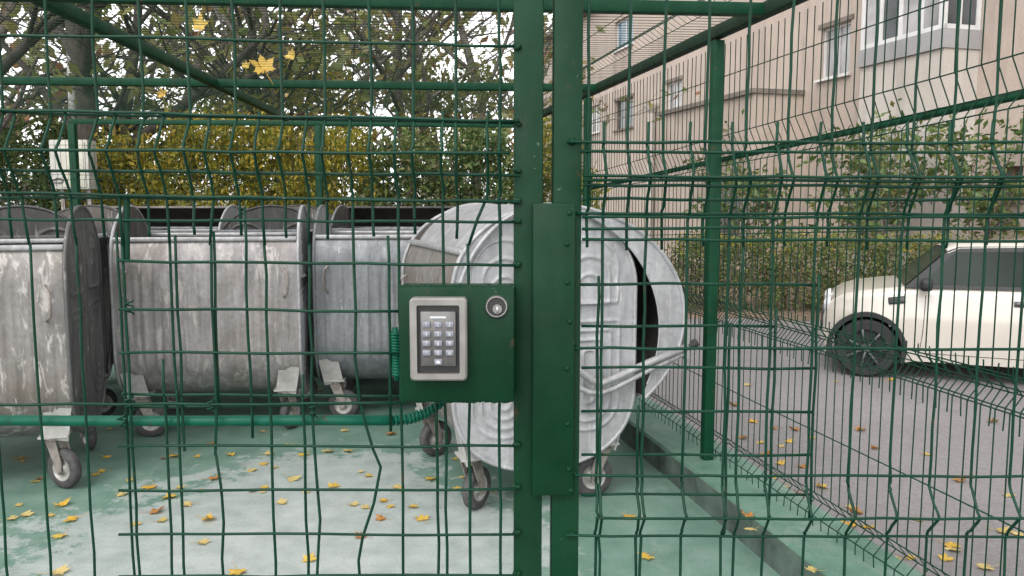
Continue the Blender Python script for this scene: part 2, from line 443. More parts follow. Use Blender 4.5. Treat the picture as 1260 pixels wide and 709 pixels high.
# keypad
metal_bezel = simple('brushed_grey_bezel', (.215, .203, .19), .5, .2, .2, 30)
m, n, l, b = newmat('keypad_face'); b.inputs['Base Color'].default_value = (.20, .20, .21, 1); b.inputs['Roughness'].default_value = .3; b.inputs['Metallic'].default_value = .5
l.new(ramp(n, l, noise(n, l, 80, 3), [(.3, (.11, .105, .10)), (.7, (.16, .155, .15))]), b.inputs['Base Color']); face_m = m
key_m = simple('keypad_key', (.19, .195, .23), .35, .1, .15, 200)
ink = simple('keypad_marking', (.50, .51, .54), .5, 0, .05, 40)
p0, p1 = lbx(507, 465), lbx(575, 365)
kc = (p0+p1)/2; kw, kh = p1.x-p0.x, p1.z-p0.z
mb = MB()
# bezel frame as a ring with bevelled outer edge
def ring(mb, c, w, h, bw, y0, y1, rad, m=0):
    def rr(w_, h_, r_):
        P = []
        for (sx, sz, a0) in ((1, 1, 0), (-1, 1, 90), (-1, -1, 180), (1, -1, 270)):
            for i in range(5):
                a = R(a0+i*22.5); P.append((sx*(w_/2-r_)+r_*math.cos(a), sz*(h_/2-r_)+r_*math.sin(a)))
        return P
    o0 = rr(w, h, rad); o1 = rr(w-.004, h-.004, rad*.8); i0 = rr(w-2*bw, h-2*bw, rad*.5)
    rows = [[(c.x+a, y1, c.z+b_) for a, b_ in o0], [(c.x+a, y0+.002, c.z+b_) for a, b_ in o0], [(c.x+a, y0, c.z+b_) for a, b_ in o1], [(c.x+a, y0, c.z+b_) for a, b_ in i0], [(c.x+a, y0+.006, c.z+b_) for a, b_ in i0]]
    mb.grid(rows, m, True)
ring(mb, kc, kw, kh, .0085, LB-.018, LB+.001, .005)
kp = mb.build('keypad', metal_bezel, gate, smooth=True, off=GO, fix=True, angle=40)
mb = MB(); mb.box((kc.x, LB-.0075, kc.z), (kw-.012, .009, kh-.012)); mb.build('keypad_backing', M['black'], kp, off=GO)
fw, fh = kw*.62, kh*.665
mb = MB(); mb.bbox((kc.x, LB-.0150, kc.z+.001), (fw, .006, fh), .0015); mb.box((kc.x, LB-.0183, kc.z+fh/2-.006), (fw*.45, .0012, .0022), None, 1)
mb.build('key_plate', [face_m, ink], kp, smooth=True, off=GO, angle=40)
def text_mesh(s, size):
    cu = bpy.data.curves.new('t', 'FONT'); cu.body = s; cu.size = size; cu.align_x = 'CENTER'; cu.align_y = 'CENTER'
    ob = bpy.data.objects.new('t', cu); COL.objects.link(ob)
    dg = bpy.context.evaluated_depsgraph_get(); me = bpy.data.meshes.new_from_object(ob.evaluated_get(dg))
    V = [v.co.copy() for v in me.vertices]; F = [tuple(p.vertices) for p in me.polygons]
    bpy.data.objects.remove(ob); bpy.data.curves.remove(cu); bpy.data.meshes.remove(me)
    return V, F
kx, kz = .0150, .0113
keys = ['1', '2', '3', '4', '5', '6', '7', '8', '9', '*', '0', '#']
def key(label, cx, cz):
    mb = MB(); mb.bbox((cx, LB-.0190, cz), (.0096, .004, .0070), .001)
    if label:
        V, F = text_mesh(label, .0066)
        mb.add([(cx+p.x, LB-.02125, cz+p.y) for p in V], F, 1)
    else:                                                   # the bell symbol on the lowest key
        P = [(.0022*math.cos(a), .0022*math.sin(a)) for a in [PI*i/8 for i in range(9)]]+[(-.003, -.0014), (.003, -.0014)]
        mb.add([(cx+p[0], LB-.02125, cz+p[1]) for p in P], [tuple(range(len(P)))], 1)
    mb.build('key', [key_m, ink], kp, smooth=True, off=GO, angle=40)
kz0 = kc.z+fh/2-.0145
for i, s in enumerate(keys): key(s, kc.x+(i % 3-1)*kx*.92, kz0-(i//3)*kz)
key('', kc.x, kz0-4*kz)
# lock cylinder
chrome = simple('worn_chrome', (.36, .35, .34), .25, .9, .15, 60)
lc = lbx(611, 377)
mb = MB()
mb.lathe([(.0138, .001), (.0138, -.003), (.0128, -.0045), (.0112, -.0045), (.0108, -.002), (.0108, .004)], (lc.x, LB, lc.z), 'Y', 28)
cyl = mb.build('lock_ring', chrome, gate, smooth=True, off=GO, angle=50)
mb = MB(); mb.lathe([(.0001, -.0022), (.0107, -.0022), (.0107, .004)], (lc.x, LB, lc.z), 'Y', 24)
mb.build('lock_recess', M['black'], cyl, smooth=True, off=GO, angle=40)
mb = MB(); mb.lathe([(.0001, -.004), (.0056, -.004), (.0062, -.003), (.0062, .002)], (lc.x+.001, LB-.0005, lc.z-.003), 'Y', 18); mb.bbox((lc.x+.001, LB-.0055, lc.z-.0045), (.0028, .004, .009), .0006)
mb.build('key_barrel', chrome, cyl, smooth=True, off=GO, angle=40)

# conduit pipe and coil feeding the lock box
hp = [(atY(u, v, 1.018)) for u, v in ((-200, 516), (-60, 517), (100, 518), (250, 518), (400, 517), (480, 517), (505, 515), (525, 508), (545, 494), (556, 478))]
mb = MB(); mb.tube(hp[:6], .0072, 12)
cond = mb.build('cable_conduit', M['pipe'], None, smooth=True)
tag(cond, 'teal green cable conduit running level along the gate to the lock box', 'conduit')
mb = MB(); pts = []
for i in range(150):
    t = i/149.0*4.0; k = int(min(t, 3.999)); q = hp[5+k].lerp(hp[6+k], t-k) if 6+k < len(hp) else hp[-1]
    pts.append(q+Vector((0, .0068*math.cos(i*.75), .0068*math.sin(i*.75))))
mb.tube(pts, .0019, 6)
mb.tube(hp[5:], .0055, 10)
mb.build('spiral_wrap', M['pipe'], cond, smooth=True)
mb = MB(); pts = []
for i in range(120):
    q = atY(486, 408, 1.008).lerp(atY(489, 462, 1.008), i/119.0)
    pts.append(q+Vector((.0055*math.cos(i*.8), .0055*math.sin(i*.8), 0)))
mb.tube(pts, .0022, 6); mb.tube([atY(486, 403, 1.008), atY(489, 468, 1.008)], .004, 8)
o = mb.build('cable_coil', M['pipe'], cond, smooth=True)

# ---- right fixed front panel
fp = empty('front_fence_panel', (gx(1000), GY, 0)); FO = fp.location.copy()
tag(fp, 'green folded wire mesh fence panel fixed right of the gate gap', 'fence')
mb = MB(); stile(mb, 680, 715, 1.003, 1.043, 0.0, ZT)
for v in (174, 262, 349, 424, 582, 658, 500):
    c = Vector((gx(704, v), 1.001, gz(v))); mb.lathe([(.0001, -.004), (.0035, -.003), (.005, 0), (.005, .004)], c, 'Y', 8)
mb.build('post', M['frame'], fp, smooth=True, off=FO, angle=40)
mb = MB(); stile(mb, 1830, 1866, 1.003, 1.043, 0.0, ZT); mb.build('post', M['frame'], fp, smooth=True, off=FO, angle=40)
F_R1 = [(187, 221, 262)]
mb = MB()
for u in (725, 775, 819, 872, 922, 975, 1029, 1079, 1131, 1180, 1231, 1283, 1335):
    vert_wire(mb, u, -90, 305+rnd.uniform(-4, 4), 60, F_R1, y=.003)
for (v, d, u0) in ((30-110, 0, 690), (187, -.003, 716), (223, -BULGE-.003, 716), (245, -.010, 716), (263, -.003, 700), (281, -.003, 716)):
    horiz_wire(mb, v, v+1, u0, 1420, y=.003, dy=d)
mb.build('mesh_panel', M['wire'], fp, smooth=True, off=FO)
F_R2 = [(178, 217, 266), (598, 628, 657)]
mb = MB()
for u in (740, 792, 843, 893, 946, 998, 1050, 1102, 1152, 1203, 1252, 1304, 1356):
    vert_wire(mb, u, 150, 930, 450, F_R2)
for (v, d, u0) in ((175, 0, 697), (218, -BULGE, 716), (229, -BULGE*.7, 716), (267, 0, 716), (295, 0, 716), (428, 0, 697), (584, 0, 697), (627, -BULGE, 730), (658, 0, 695), (760, 0, 695)):
    horiz_wire(mb, v, v+1.5, u0, 1420, y=-.003, dy=d)
mb.build('mesh_panel', M['wire'], fp, smooth=True, off=FO)
mb = MB()
for (u, v0, v1) in ((735, 340, 930), (786, 500, 930), (896, 398, 660), (909, 290, 930), (1003, 338, 640), (952, 380, 640)):
    vert_wire(mb, u, v0, v1, 500, [(598, 628, 657)] if v1 > 660 else [], y=.004)
for (v, u0, u1) in ((350, 697, 1008), (402, 716, 956), (454, 716, 1005), (508, 716, 1003), (562, 716, 1002), (611, 716, 1000)):
    horiz_wire(mb, v, v+1, u0, u1, y=.008)
mb.build('mesh_patch', M['wire'], fp, smooth=True, off=FO)

# ------------------------------------------------------------------ enclosure: side fence, roof frame, back fence
ROOF_Z = 2.36
def fence_mesh(P, width, zlist, folds, z0, z1, pitch, r, mb, bul=.035, n=5):
    # P(s, off, z) -> world; folds list of (zlow, zmid, zhigh)
    k = int(width/pitch)
    for i in range(k+1):
        s = i*pitch; zs = [z1]
        for f in folds[::-1]: zs += [f[2], f[1], f[0]]
        zs.append(z0)
        pts = []
        for z in zs:
            off = bul if any(abs(z-f[1]) < 1e-6 for f in folds) else 0.0
            pts.append(P(s+rnd.uniform(-.0025, .0025), off+rnd.uniform(-.003, .003), z))
        mb.tube(pts, r, n, False)
    for z in zlist:
        off = bul if any(abs(z-f[1]) < 1e-6 for f in folds) else 0.0
        q = max(2, int(width/.5))
        mb.tube([P(width*i/q, off+rnd.uniform(-.002, .002), z+rnd.uniform(-.003, .003)) for i in range(q+1)], r*1.1, n, False)
side_dir = Vector((KS, 1, 0)).normalized(); side_n = Vector((side_dir.y, -side_dir.x, 0))   # outward to the road
sf = empty('side_fence', (fence_x(4.1), 4.1, 0.13)); SO = sf.location.copy()
tag(sf, 'tall green mesh fence on the kerb between bins and road', 'fence')
s_start = Vector((fence_x(1.6), 1.6, 0))
def Pside(s, off, z): return s_start + side_dir*s + side_n*(off+.045) + Vector((0, 0, z))
folds = [(.20, .25, .30), (.89, .94, .99), (1.71, 1.765, 1.86)]
mb = MB()
fence_mesh(Pside, 6.6, [.20, .25, .30, .56, .89, .94, .99], folds[:2], .155, 1.03, .057, .0024, mb, bul=.042)
lower = mb.build('mesh_panel', M['wire'], sf, smooth=True, off=SO)
mb = MB()
def Pside2(s, off, z):
    p = Pside(s+.027, off+.006, z)
    if 1.3 < z < 2.0: p.z += (3.84-p.y)*.046
    return p
fence_mesh(Pside2, 6.55, [.90, .95, 1.0, 1.36, 1.71, 1.765, 1.86, 2.15], [(.90, .95, 1.0), (1.71, 1.765, 1.86)], .83, 2.31, .057, .0024, mb, bul=.042)
mb.build('mesh_panel', M['wire'], sf, smooth=True, off=SO)
mb = MB(); mb.tube([Pside2(.2+i*.75, .052, 1.752+rnd.uniform(-.002, .002)) for i in range(9)], .013, 8); mb.build('middle_rail', M['rail'], sf, smooth=True, off=SO)
for Y in (1.75, 4.12, 6.3, 8.1):
    mb = MB(); x = fence_x(Y); mb.bbox((x, Y, (.12+2.32)/2), (.056, .056, 2.20), .006, Matrix.Rotation(math.atan(-KS)*1.0, 3, 'Z')); mb.bbox((x, Y, .135), (.13, .13, .012), .003, Matrix.Rotation(math.atan(-KS), 3, 'Z'))
    mb.build('post', M['rail'], sf, smooth=True, off=SO, angle=40)

rf = empty('roof_frame', (-1.0, 5.0, ROOF_Z)); RO = rf.location.copy()
tag(rf, 'green steel bar frame with wire mesh over the bin enclosure', 'roof frame')
mb = MB(); mb.bar((fence_x(1.6)-.0, 1.6, ROOF_Z), (fence_x(8.2), 8.2, ROOF_Z), .06, .06); mb.build('beam', M['roofbeam'], rf, smooth=True, off=RO, angle=40)
pA, pB = atZ(55, 0, ROOF_Z), atZ(345, 142, ROOF_Z)
dA = (pB-pA); mb = MB(); mb.bar(pA-dA*.4, pB+dA*.06, .06, .058); mb.build('beam', M['rail'], rf, smooth=True, off=RO, angle=40)
TILT = .085
for (u, v) in ((800, 8.5), (500, 105), (300, 151)):
    p = atZ(u, v, ROOF_Z); xr = fence_x(p.y)
    a = Vector((-4.6, p.y+(-4.6-p.x)*TILT, ROOF_Z-.003)); bb = Vector((xr, p.y+(xr-p.x)*TILT, ROOF_Z-.003))
    mb = MB(); mb.bar(a, bb, .055, .054); mb.build('crossbar', M['rail'], rf, smooth=True, off=RO, angle=40)
# roof mesh (cross wires plus long folded wires)
mb = MB()
Y = 3.25
while Y < 8.0:
    xr = fence_x(Y); p0 = (xr-.02, Y+.0, ROOF_Z+.033); p1 = (-4.5, Y-(xr+4.5)*TILT*.8, ROOF_Z+.033)
    xs = [xr-.02, xr-.17, xr-.23, xr-.29, xr-1.4, xr-1.46, xr-1.52, xr-2.6, -4.5]
    mb.tube([(x, Y-(xr-x)*TILT*.8, ROOF_Z+.033+(.045 if i in (2, 5) else 0)) for i, x in enumerate(xs)], .0015, 4, False)
    Y += .06
for off, dz in ((.17, 0), (.23, .045), (.29, 0), (.55, 0), (.82, 0), (1.1, 0), (1.4, 0), (1.46, .045), (1.52, 0), (1.8, 0), (2.1, 0), (2.4, 0), (2.7, 0), (3.0, 0), (3.3, 0)):
    mb.tube([(fence_x(Y)-off, Y-off*TILT*.8, ROOF_Z+.035+dz) for Y in (3.25, 4.4, 5.6, 6.8, 8.0)], .0024, 4, False)
mb.build('mesh_panel', M['wire'], rf, smooth=True, off=RO)

bfY = atZ(300, 151, ROOF_Z).y
bf = empty('back_fence', (-2, bfY, 0)); BO = bf.location.copy()
tag(bf, 'green mesh fence closing the far side behind the bins', 'fence')
mb = MB()
def Pback(s, off, z): return Vector((-5.2+s, bfY-.06+(-5.2+s+1.0)*TILT, z)) + Vector((0, off, 0))
fence_mesh(Pback, 5.3, [.2, .25, .30, .60, .95, 1.0, 1.05, 1.4, 1.75, 1.80, 1.85, 2.1], [(.20, .25, .30), (.95, 1.0, 1.05), (1.75, 1.8, 1.85)], .05, 2.3, .055, .0022, mb, n=4)
mb.build('mesh_panel', M['wire'], bf, smooth=True, off=BO)
for u in (395, 110, 640):
    p = atY(u, 200, bfY); yy = bfY+(p.x+1.0)*TILT
    mb = MB(); mb.bbox((p.x, yy, 1.16), (.07, .07, 2.32), .006); mb.build('post', M['rail'], bf, smooth=True, off=BO, angle=40)

# ------------------------------------------------------------------ waste containers
LX = .56
ZR = 1.28
def hw(z):
    if z >= 1.10: return .46*math.sqrt(max(0, 1-((z-1.10)/.38)**2))
    if z >= .60: return .46
    q = (.60-z)/.375
    return .46*max(0, 1-q**2.3)**(1/2.3)
def sd_rbox(x, z, cx, cz, hx, hz, r):
    qx = abs(x-cx)-hx+r; qz = abs(z-cz)-hz+r
    return math.hypot(max(qx, 0), max(qz, 0))+min(max(qx, qz), 0)-r
def ringb(d, w=.011): return math.exp(-(d/w)**2)
# profile of the shell, from front rim round the bottom to the back rim, by arc-length
def outline_pts(n):
    P = []
    zs = []
    for i in range(60): zs.append(ZR-(ZR-.60)*i/60)
    for z in zs: P.append((-hw(z), z))
    for i in range(1, 60):
        a = PI*i/60; ca, sa = math.cos(a), math.sin(a)
        e = 2/2.3
        P.append((-.46*math.copysign(abs(ca)**e, ca), max(.226, .60-.375*abs(sa)**e)))
    for z in zs[::-1]: P.append((hw(z), z))
    L = [0]
    for i in range(1, len(P)): L.append(L[-1]+math.hypot(P[i][0]-P[i-1][0], P[i][1]-P[i-1][1]))
    out = []; k = 0
    for i in range(n+1):
        s = L[-1]*i/n
        while k < len(L)-2 and L[k+1] < s: k += 1
        t = (s-L[k])/max(1e-9, L[k+1]-L[k])
        out.append((P[k][0]+(P[k+1][0]-P[k][0])*t, P[k][1]+(P[k+1][1]-P[k][1])*t))
    return out
PROF = outline_pts(110)
NX = 150
def shell_mb():
    mb = MB(); rows_o, rows_i = [], []
    for i in range(NX+1):
        x = -LX+2*LX*i/NX; ro, ri = [], []
        for k, (y, z) in enumerate(PROF):
            a = PROF[max(0, k-1)]; c = PROF[min(len(PROF)-1, k+1)]
            ty, tz = c[0]-a[0], c[1]-a[1]; q = math.hypot(ty, tz); ny, nz = tz/q, -ty/q   # outward
            e = 0.0
            for cx in (-.43, -.26, -.086, .086, .26, .43):
                d = sd_rbox(x, z, cx, .78, .052, .36, .05)
                e += .006*ringb(d, .010)+ (.003 if d < -.01 else 0)
                d2 = sd_rbox(x, z, cx, .78, .022, .31, .02); e -= .003*ringb(d2, .010)
            if y > 0: e *= .5
            ny, nz = -abs(ny)*(1 if y < 0 else -1), nz if z < .60 else 0
            ro.append((x, y+ny*e, z+(-abs(nz)*e if z < .60 else 0)))
            ri.append((x, y*.985, z+.006))
        rows_o.append(ro); rows_i.append(ri)
    mb.grid(rows_o, 0); mb.grid(rows_i, 1)
    return mb
def plate_emboss(y, z):
    e = 0.0
    for s in (-1, 1):
        yy = y*s
        # upper nested quarter-arch panels
        for k, (h, w) in enumerate(((.155, .150), (.112, .105), (.070, .062))):
            cx, cz = .215, 1.035+h*.62-.01
            d = sd_rbox(yy, z, cx, 1.02+h, w, h, min(w, h)*.98 if z > 1.02+h*.6 else .015)
            e += .010*ringb(d, .0065)
        # lower nested channels with rounded feet
        for k, (w, zb, zt) in enumerate(((.160, .395, .93), (.115, .44, .885), (.070, .485, .84), (.030, .53, .79))):
            d = sd_rbox(yy, z, .215, (zb+zt)/2, w, (zt-zb)/2, w*.95 if z < (zb+zt)/2 else .02)
            e += .010*ringb(d, .0065)
    return e
def plate_outline(n):
    P = []
    for i in range(n):
        a = 2*PI*i/n
        ca, sa = math.cos(a), math.sin(a)
        # march outwards
        cz = .88; lo, hi = 0, .9
        for _ in range(26):
            r_ = (lo+hi)/2; y, z = r_*ca, cz+r_*sa
            if .225 < z < 1.48 and abs(y) < hw(z): lo = r_
            else: hi = r_
        P.append((lo*ca, cz+lo*sa))
    return P
PO = plate_outline(300)
def plate_mb(sgn, flat=False):
    mb = MB(); rows = []
    NR = 100
    for i in range(NR+1):
        t = i/NR; t = max(t, .001)
        rows.append([(sgn*(LX+.004+(0 if i == NR else plate_emboss(y*t, .88+(z-.88)*t))), y*t*1.015, .88+(z-.88)*t*1.01) for (y, z) in PO])
    mb.grid(rows, 0, True)
    # rolled edge and inner face
    mb.tube([(sgn*(LX+.002), y*1.018, .88+(z-.88)*1.012) for (y, z) in PO], .011, 6, closed=True)
    rows = [[(sgn*(LX-.006), y*t, .88+(z-.88)*t) for (y, z) in PO] for t in (.001, .5, 1.0)]
    mb.grid(rows, 1, True)
    return mb
def lid_pt(a, x, k=1.0):
    ca, sa = math.cos(a), math.sin(a)
    Ry = .73 if ca > 0 else .475
    return (x, Ry*ca*k, .935+.565*sa*k)
def lid_mb(a0, a1, crescent=True):
    mb = MB(); rows = []; XL = LX+.035
    A = [a0+(a1-a0)*i/36 for i in range(37)]
    rows = [[lid_pt(a, -XL+2*XL*j/12) for a in A] for j in range(13)]
    mb.grid(rows, 0)
    rows = [[lid_pt(a, -XL+2*XL*j/12, .985) for a in A] for j in range(13)]
    mb.grid(rows, 1)
    c0, c1 = a0, min(a1, R(92))
    for sg in (-1, 1):
        B = [c0+(c1-c0)*i/30 for i in range(31)]
        out = [lid_pt(a, sg*XL) for a in B]
        inn = []
        for i, a in enumerate(B):
            w = .155*math.sin(PI*i/30)**.55
            p = lid_pt(a, sg*XL); inn.append((p[0], p[1]-w*(1 if p[1] > .05 else .2), p[2]-.02*math.sin(a)*0))
        mb.grid([out, inn], 0)
        mb.grid([[(p[0]-sg*.008, p[1], p[2]) for p in out], [(p[0]-sg*.008, p[1], p[2]) for p in inn]], 1)
        mb.tube([lid_pt(a, sg*XL, 1.0) for a in A], .010, 6)
        mb.tube(inn[2:-2], .005, 5)
    for a in (a0, a1): mb.tube([lid_pt(a, -XL), lid_pt(a, XL)], .011, 6)
    return mb
def make_bin(name='waste_container'):
    root = empty(name)
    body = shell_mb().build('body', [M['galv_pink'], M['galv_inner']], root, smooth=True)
    for s in (-1, 1):
        y = s*hw(ZR); mb = MB()
        mb.bbox((0, y-s*.0+.004*s, ZR), (2*LX-.01, .045, .03), .008)
        mb.build('rim', M['steel_bar'], root, smooth=True, angle=50)
    for s in (-1, 1):
        plate_mb(s).build('end_plate', [M['galv_pink'], M['galv_inner']], root, smooth=True)
    for s in (-1, 1):
        mb = MB(); x = s*.47
        y = -hw(.95)-.012
        mb.tube([(x, y+.01, 1.09), (x-s*.0, y-.012, 1.085), (x+s*.022, y-.026, 1.06), (x+s*.028, y-.03, 1.0), (x+s*.022, y-.026, .935), (x, y-.012, .91), (x, y+.01, .905)], .0065, 7)
        mb.build('handle', M['caster'], root, smooth=True)
    for sx in (-1, 1):
        for sy in (-1, 1):
            cx, cy = sx*.45, sy*.355
            # corner bracket
            mb = MB()
            mb.box((cx+sx*.02, cy+sy*.055, .355), (.13, .008, .19), Euler((R(-12*sy), R(10*sx), 0)).to_matrix()); mb.box((cx, cy+sy*.0, .285), (.14, .12, .012)); mb.box((cx+sx*.065, cy, .34), (.008, .10, .12))
            mb.build('bracket', M['bracket'], root)
            ca = empty('caster', (cx, cy, .28)); ca.parent = root
            ca.rotation_euler = (0, 0, {(1, 1): R(20), (1, -1): R(-28), (-1, 1): R(65), (-1, -1): R(70)}[(sx, sy)])
            mb = MB()
            mb.lathe([(.0001, .0), (.045, .0), (.045, -.02), (.03, -.03)], (0, 0, 0), 'Z', 16)
            for q in (-1, 1):
                mb.prism([(-.035, -.02), (.04, -.02), (.075, -.13), (.07, -.20), (.045, -.20), (.01, -.12)], lambda a, b_, d: Vector((a, d, b_)), q*.034-.003, q*.034+.003)
            mb.box((0, 0, -.02), (.07, .074, .008)); mb.lathe([(.0001, -.042), (.012, -.042), (.012, .042), (.0001, .042)], (.055, 0, -.18), 'Y', 10)
            fork = mb.build('fork', M['caster'], ca, smooth=True, angle=40, fix=True)
            mb = MB()
            mb.lathe([(.064, -.023), (.094, -.026), (.105, -.017), (.108, 0), (.105, .017), (.094, .026), (.064, .023)], (.055, 0, -.172), 'Y', 26, 0)
            mb.lathe([(.0001, -.012), (.02, -.024), (.03, -.012), (.05, -.010), (.065, -.022)], (.055, 0, -.172), 'Y', 22, 1)
            mb.lathe([(.0001, .012), (.02, .024), (.03, .012), (.05, .010), (.065, .022)], (.055, 0, -.172), 'Y', 22, 1)
            mb.build('wheel', [M['rubber'], M['hub']], ca, smooth=True, angle=50)
    return root
def set_mat(root, part, mats, idx=0, which=None):
    k = 0
    for ch in root.children:
        if ch.name.split('.')[0] == part:
            if which is None or (which == '+x' and ch.data.vertices[0].co.x > 0) or (which == '-x' and ch.data.vertices[0].co.x < 0):
                ch.material_slots[idx].link = 'OBJECT'; ch.material_slots[idx].material = mats
LID_OPEN = lid_mb(R(-60), R(40)); LID_HIGH = lid_mb(R(-55), R(72)); LID_SHUT = lid_mb(R(-45), R(158))
def add_lid(root, mbb, mat):
    key_ = id(mbb)
    if key_ in add_lid.c:
        o = add_lid.c[key_].copy(); COL.objects.link(o); o.parent = root
    else:
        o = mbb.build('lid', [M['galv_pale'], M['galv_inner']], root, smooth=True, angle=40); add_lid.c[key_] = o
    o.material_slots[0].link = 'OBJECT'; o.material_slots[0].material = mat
    return o
add_lid.c = {}
GRP = 'steel waste containers in the enclosure'
proto = make_bin()
bins = [
 # x, y, rot, body, plates, lid mesh, lid mat, label
 (-.016, 4.31, R(-70.7), 'galv_brown', 'galv_pale', LID_SHUT, 'galv_pale', 'pale galvanised container turned end on behind the gate post, with bent lever bar'),
 (-2.96, 4.33, R(17.3), 'galv_peel', 'galv_dark', LID_OPEN, 'galv_dark', 'container with peeling paint and dark end plate at the left edge, nearest its row'),
 (-2.007, 5.46, R(10), 'galv_pink', 'galv_pale', LID_OPEN, 'galv_blue', 'scuffed pinkish white container beside the dark end plate, two loop handles'),
 (-.817, 5.86, R(5), 'galv_blue', 'galv_blue', LID_OPEN, 'galv_blue', 'bluish grey ribbed container half hidden behind the lock box'),
 (-3.32, 5.86, R(-84), 'galv_dark', 'galv_black', LID_OPEN, 'galv_dark', 'dark container whose rounded end rises above the peeling container'),
 (-3.02, 7.02, R(3), 'galv_brown', 'galv_pale', LID_HIGH, 'galv_brown', 'rear row container with dark raised lid seen over the pinkish container'),
 (-2.05, 7.26, R(-86), 'galv_dark', 'galv_black', LID_OPEN, 'galv_dark', 'rear row dark container with rounded end showing above the scuffed container'),
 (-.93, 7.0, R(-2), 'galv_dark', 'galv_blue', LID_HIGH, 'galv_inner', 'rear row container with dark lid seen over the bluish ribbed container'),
]
BIN = []
tmpl = proto
for i, (x, y, rz, bm_, pm, lm, lmat, lab) in enumerate(bins):
    o = proto if i == 0 else copy_tree(tmpl)
    BIN.append(o)
    o.location = (x, y, 0); o.rotation_euler = (0, 0, rz)
    tag(o, lab, 'waste container', GRP)
    for k, ca in enumerate([c for c in o.children if c.name.split('.')[0] == 'caster']):
        w = {0: (40, 190, 60, 196), 1: (30, 10, -22, -48), 2: (15, -40, 70, 30), 3: (0, 160, 40, 80)}.get(i, (10+37*i, 80+53*i, 200+71*i, 300+29*i))[k]
        ca.rotation_euler.z = R(w)-rz
for o, (x, y, rz, bm_, pm, lm, lmat, lab) in zip(BIN, bins):
    set_mat(o, 'body', M[bm_]); set_mat(o, 'end_plate', M[pm]); (set_mat(o, 'end_plate', M['galv_pale'], 1) if o is BIN[3] else None); add_lid(o, lm, M[lmat])
# lever bars on the end-on container
big = BIN[0]
mb = MB(); X = LX+.075
mb.tube([(LX+.01, -.05, .86), (X, -.02, .83), (X, .10, .735), (X+.01, .20, .655), (X+.01, .25, .640), (X, .32, .655), (X-.01, .52, .72), (X-.03, .76, .785)], .019, 10)
mb.tube([(LX+.01, -.10, .76), (X, -.06, .745), (X, .08, .655), (X+.01, .18, .600), (X+.01, .24, .590), (X, .32, .605), (X-.02, .55, .69), (X-.03, .72, .745)], .015, 10)
lev = mb.build('lever_bar', M['steel_bar'], big, smooth=True)
mb = MB(); mb.tube([(X-.029, .748, .781), (X-.032, .80, .799)], .022, 10); mb.build('grip_cap', M['black'], lev, smooth=True, angle=50)
mb = MB(); mb.box((X-.03, .74, .80), (.03, .02, .16)); mb.build('lever_link', M['steel_bar'], lev)
for s, rr_ in ((1, R(100)),):
    pass

# ------------------------------------------------------------------ leaves
def leaf_mat(name, cols, rough=.6, trans=.0):
    m, n, l, b = newmat(name)
    ge = n.new('ShaderNodeNewGeometry')
    st = [((i+.5)/len(cols), c) for i, c in enumerate(cols)]
    c = ramp(n, l, ge.outputs['Random Per Island'], st)
    l.new(c, b.inputs['Base Color']); b.inputs['Roughness'].default_value = rough
    if trans:
        tr = n.new('ShaderNodeBsdfTranslucent'); l.new(c, tr.inputs['Color'])
        mx = n.new('ShaderNodeMixShader'); mx.inputs[0].default_value = trans
        l.new(b.outputs[0], mx.inputs[1]); l.new(tr.outputs[0], mx.inputs[2]); l.new(mx.outputs[0], n['Material Output'].inputs['Surface'])
    return m
def fallen_mat(name, a, b_):
    m, n, l, b = newmat(name)
    oi = n.new('ShaderNodeObjectInfo'); c0 = mix(n, l, oi.outputs['Random'], a, b_)
    f = noise(n, l, 30, 5, .7)
    c = mix(n, l, ramp(n, l, f, [(.5, g(0)), (.72, g(.6))]), c0, (.20, .10, .03))
    l.new(c, b.inputs['Base Color']); b.inputs['Roughness'].default_value = .55
    tr = n.new('ShaderNodeBsdfTranslucent'); l.new(c, tr.inputs['Color'])
    mx = n.new('ShaderNodeMixShader'); mx.inputs[0].default_value = .25
    l.new(b.outputs[0], mx.inputs[1]); l.new(tr.outputs[0], mx.inputs[2]); l.new(mx.outputs[0], n['Material Output'].inputs['Surface'])
    return m
LY = fallen_mat('yellow_leaf', (.58, .34, .035), (.56, .40, .08)); LO = fallen_mat('orange_brown_leaf', (.42, .19, .04), (.30, .14, .05)); LP = fallen_mat('pale_yellow_leaf', (.54, .42, .17), (.46, .35, .11))
def maple_mesh(seed, mat, curl):
    r2 = random.Random(seed)
    lobes = [(-150, .45), (-105, .72), (-50, .95), (0, 1.05), (50, .95), (105, .72), (150, .45)]
    pts = []
    for i, (a, L) in enumerate(lobes):
        a += 90 + r2.uniform(-6, 6); L *= r2.uniform(.88, 1.08)
        pts += [(R(a-14), L*.72), (R(a-5), L*.80), (R(a), L), (R(a+5), L*.80), (R(a+14), L*.72)]
        if i < 6: pts.append((R(a+26), .55*r2.uniform(.85, 1.15)))
    pts.append((R(270), .12))
    V = [(0, 0, 0)]
    ax = r2.uniform(0, PI)
    for t in (.5, 1.0):
        for a, L in pts:
            x, y = L*t*math.cos(a), L*t*math.sin(a)
            d = x*math.cos(ax)+y*math.sin(ax)
            z = curl*(d*d*.55) + .10*t*math.sin(5*a+seed)*L*abs(curl)
            V.append((x*.05, y*.05, z*.05))
    k = len(pts); F = [(0, 1+i, 1+(i+1) % k) for i in range(k)] + [(1+i, 1+k+i, 1+k+(i+1) % k, 1+(i+1) % k) for i in range(k)]
    mb = MB(); mb.add(V, F)
    mb.tube([(0, -.004, 0), (.004, -.03, .002), (.010, -.062, .008)], .0011, 4)
    zmin = min(p[2] for p in mb.v)
    mb.v = [(p[0], p[1], p[2]-zmin+.0005) for p in mb.v]
    return mb
LEAF = []
for i, (mt, cu) in enumerate(((LY, .7), (LY, 1.1), (LO, 1.6), (LP, .6), (LY, .4), (LO, 1.0))):
    LEAF.append(maple_mesh(i+3, mt, cu))
leaf_src = {}
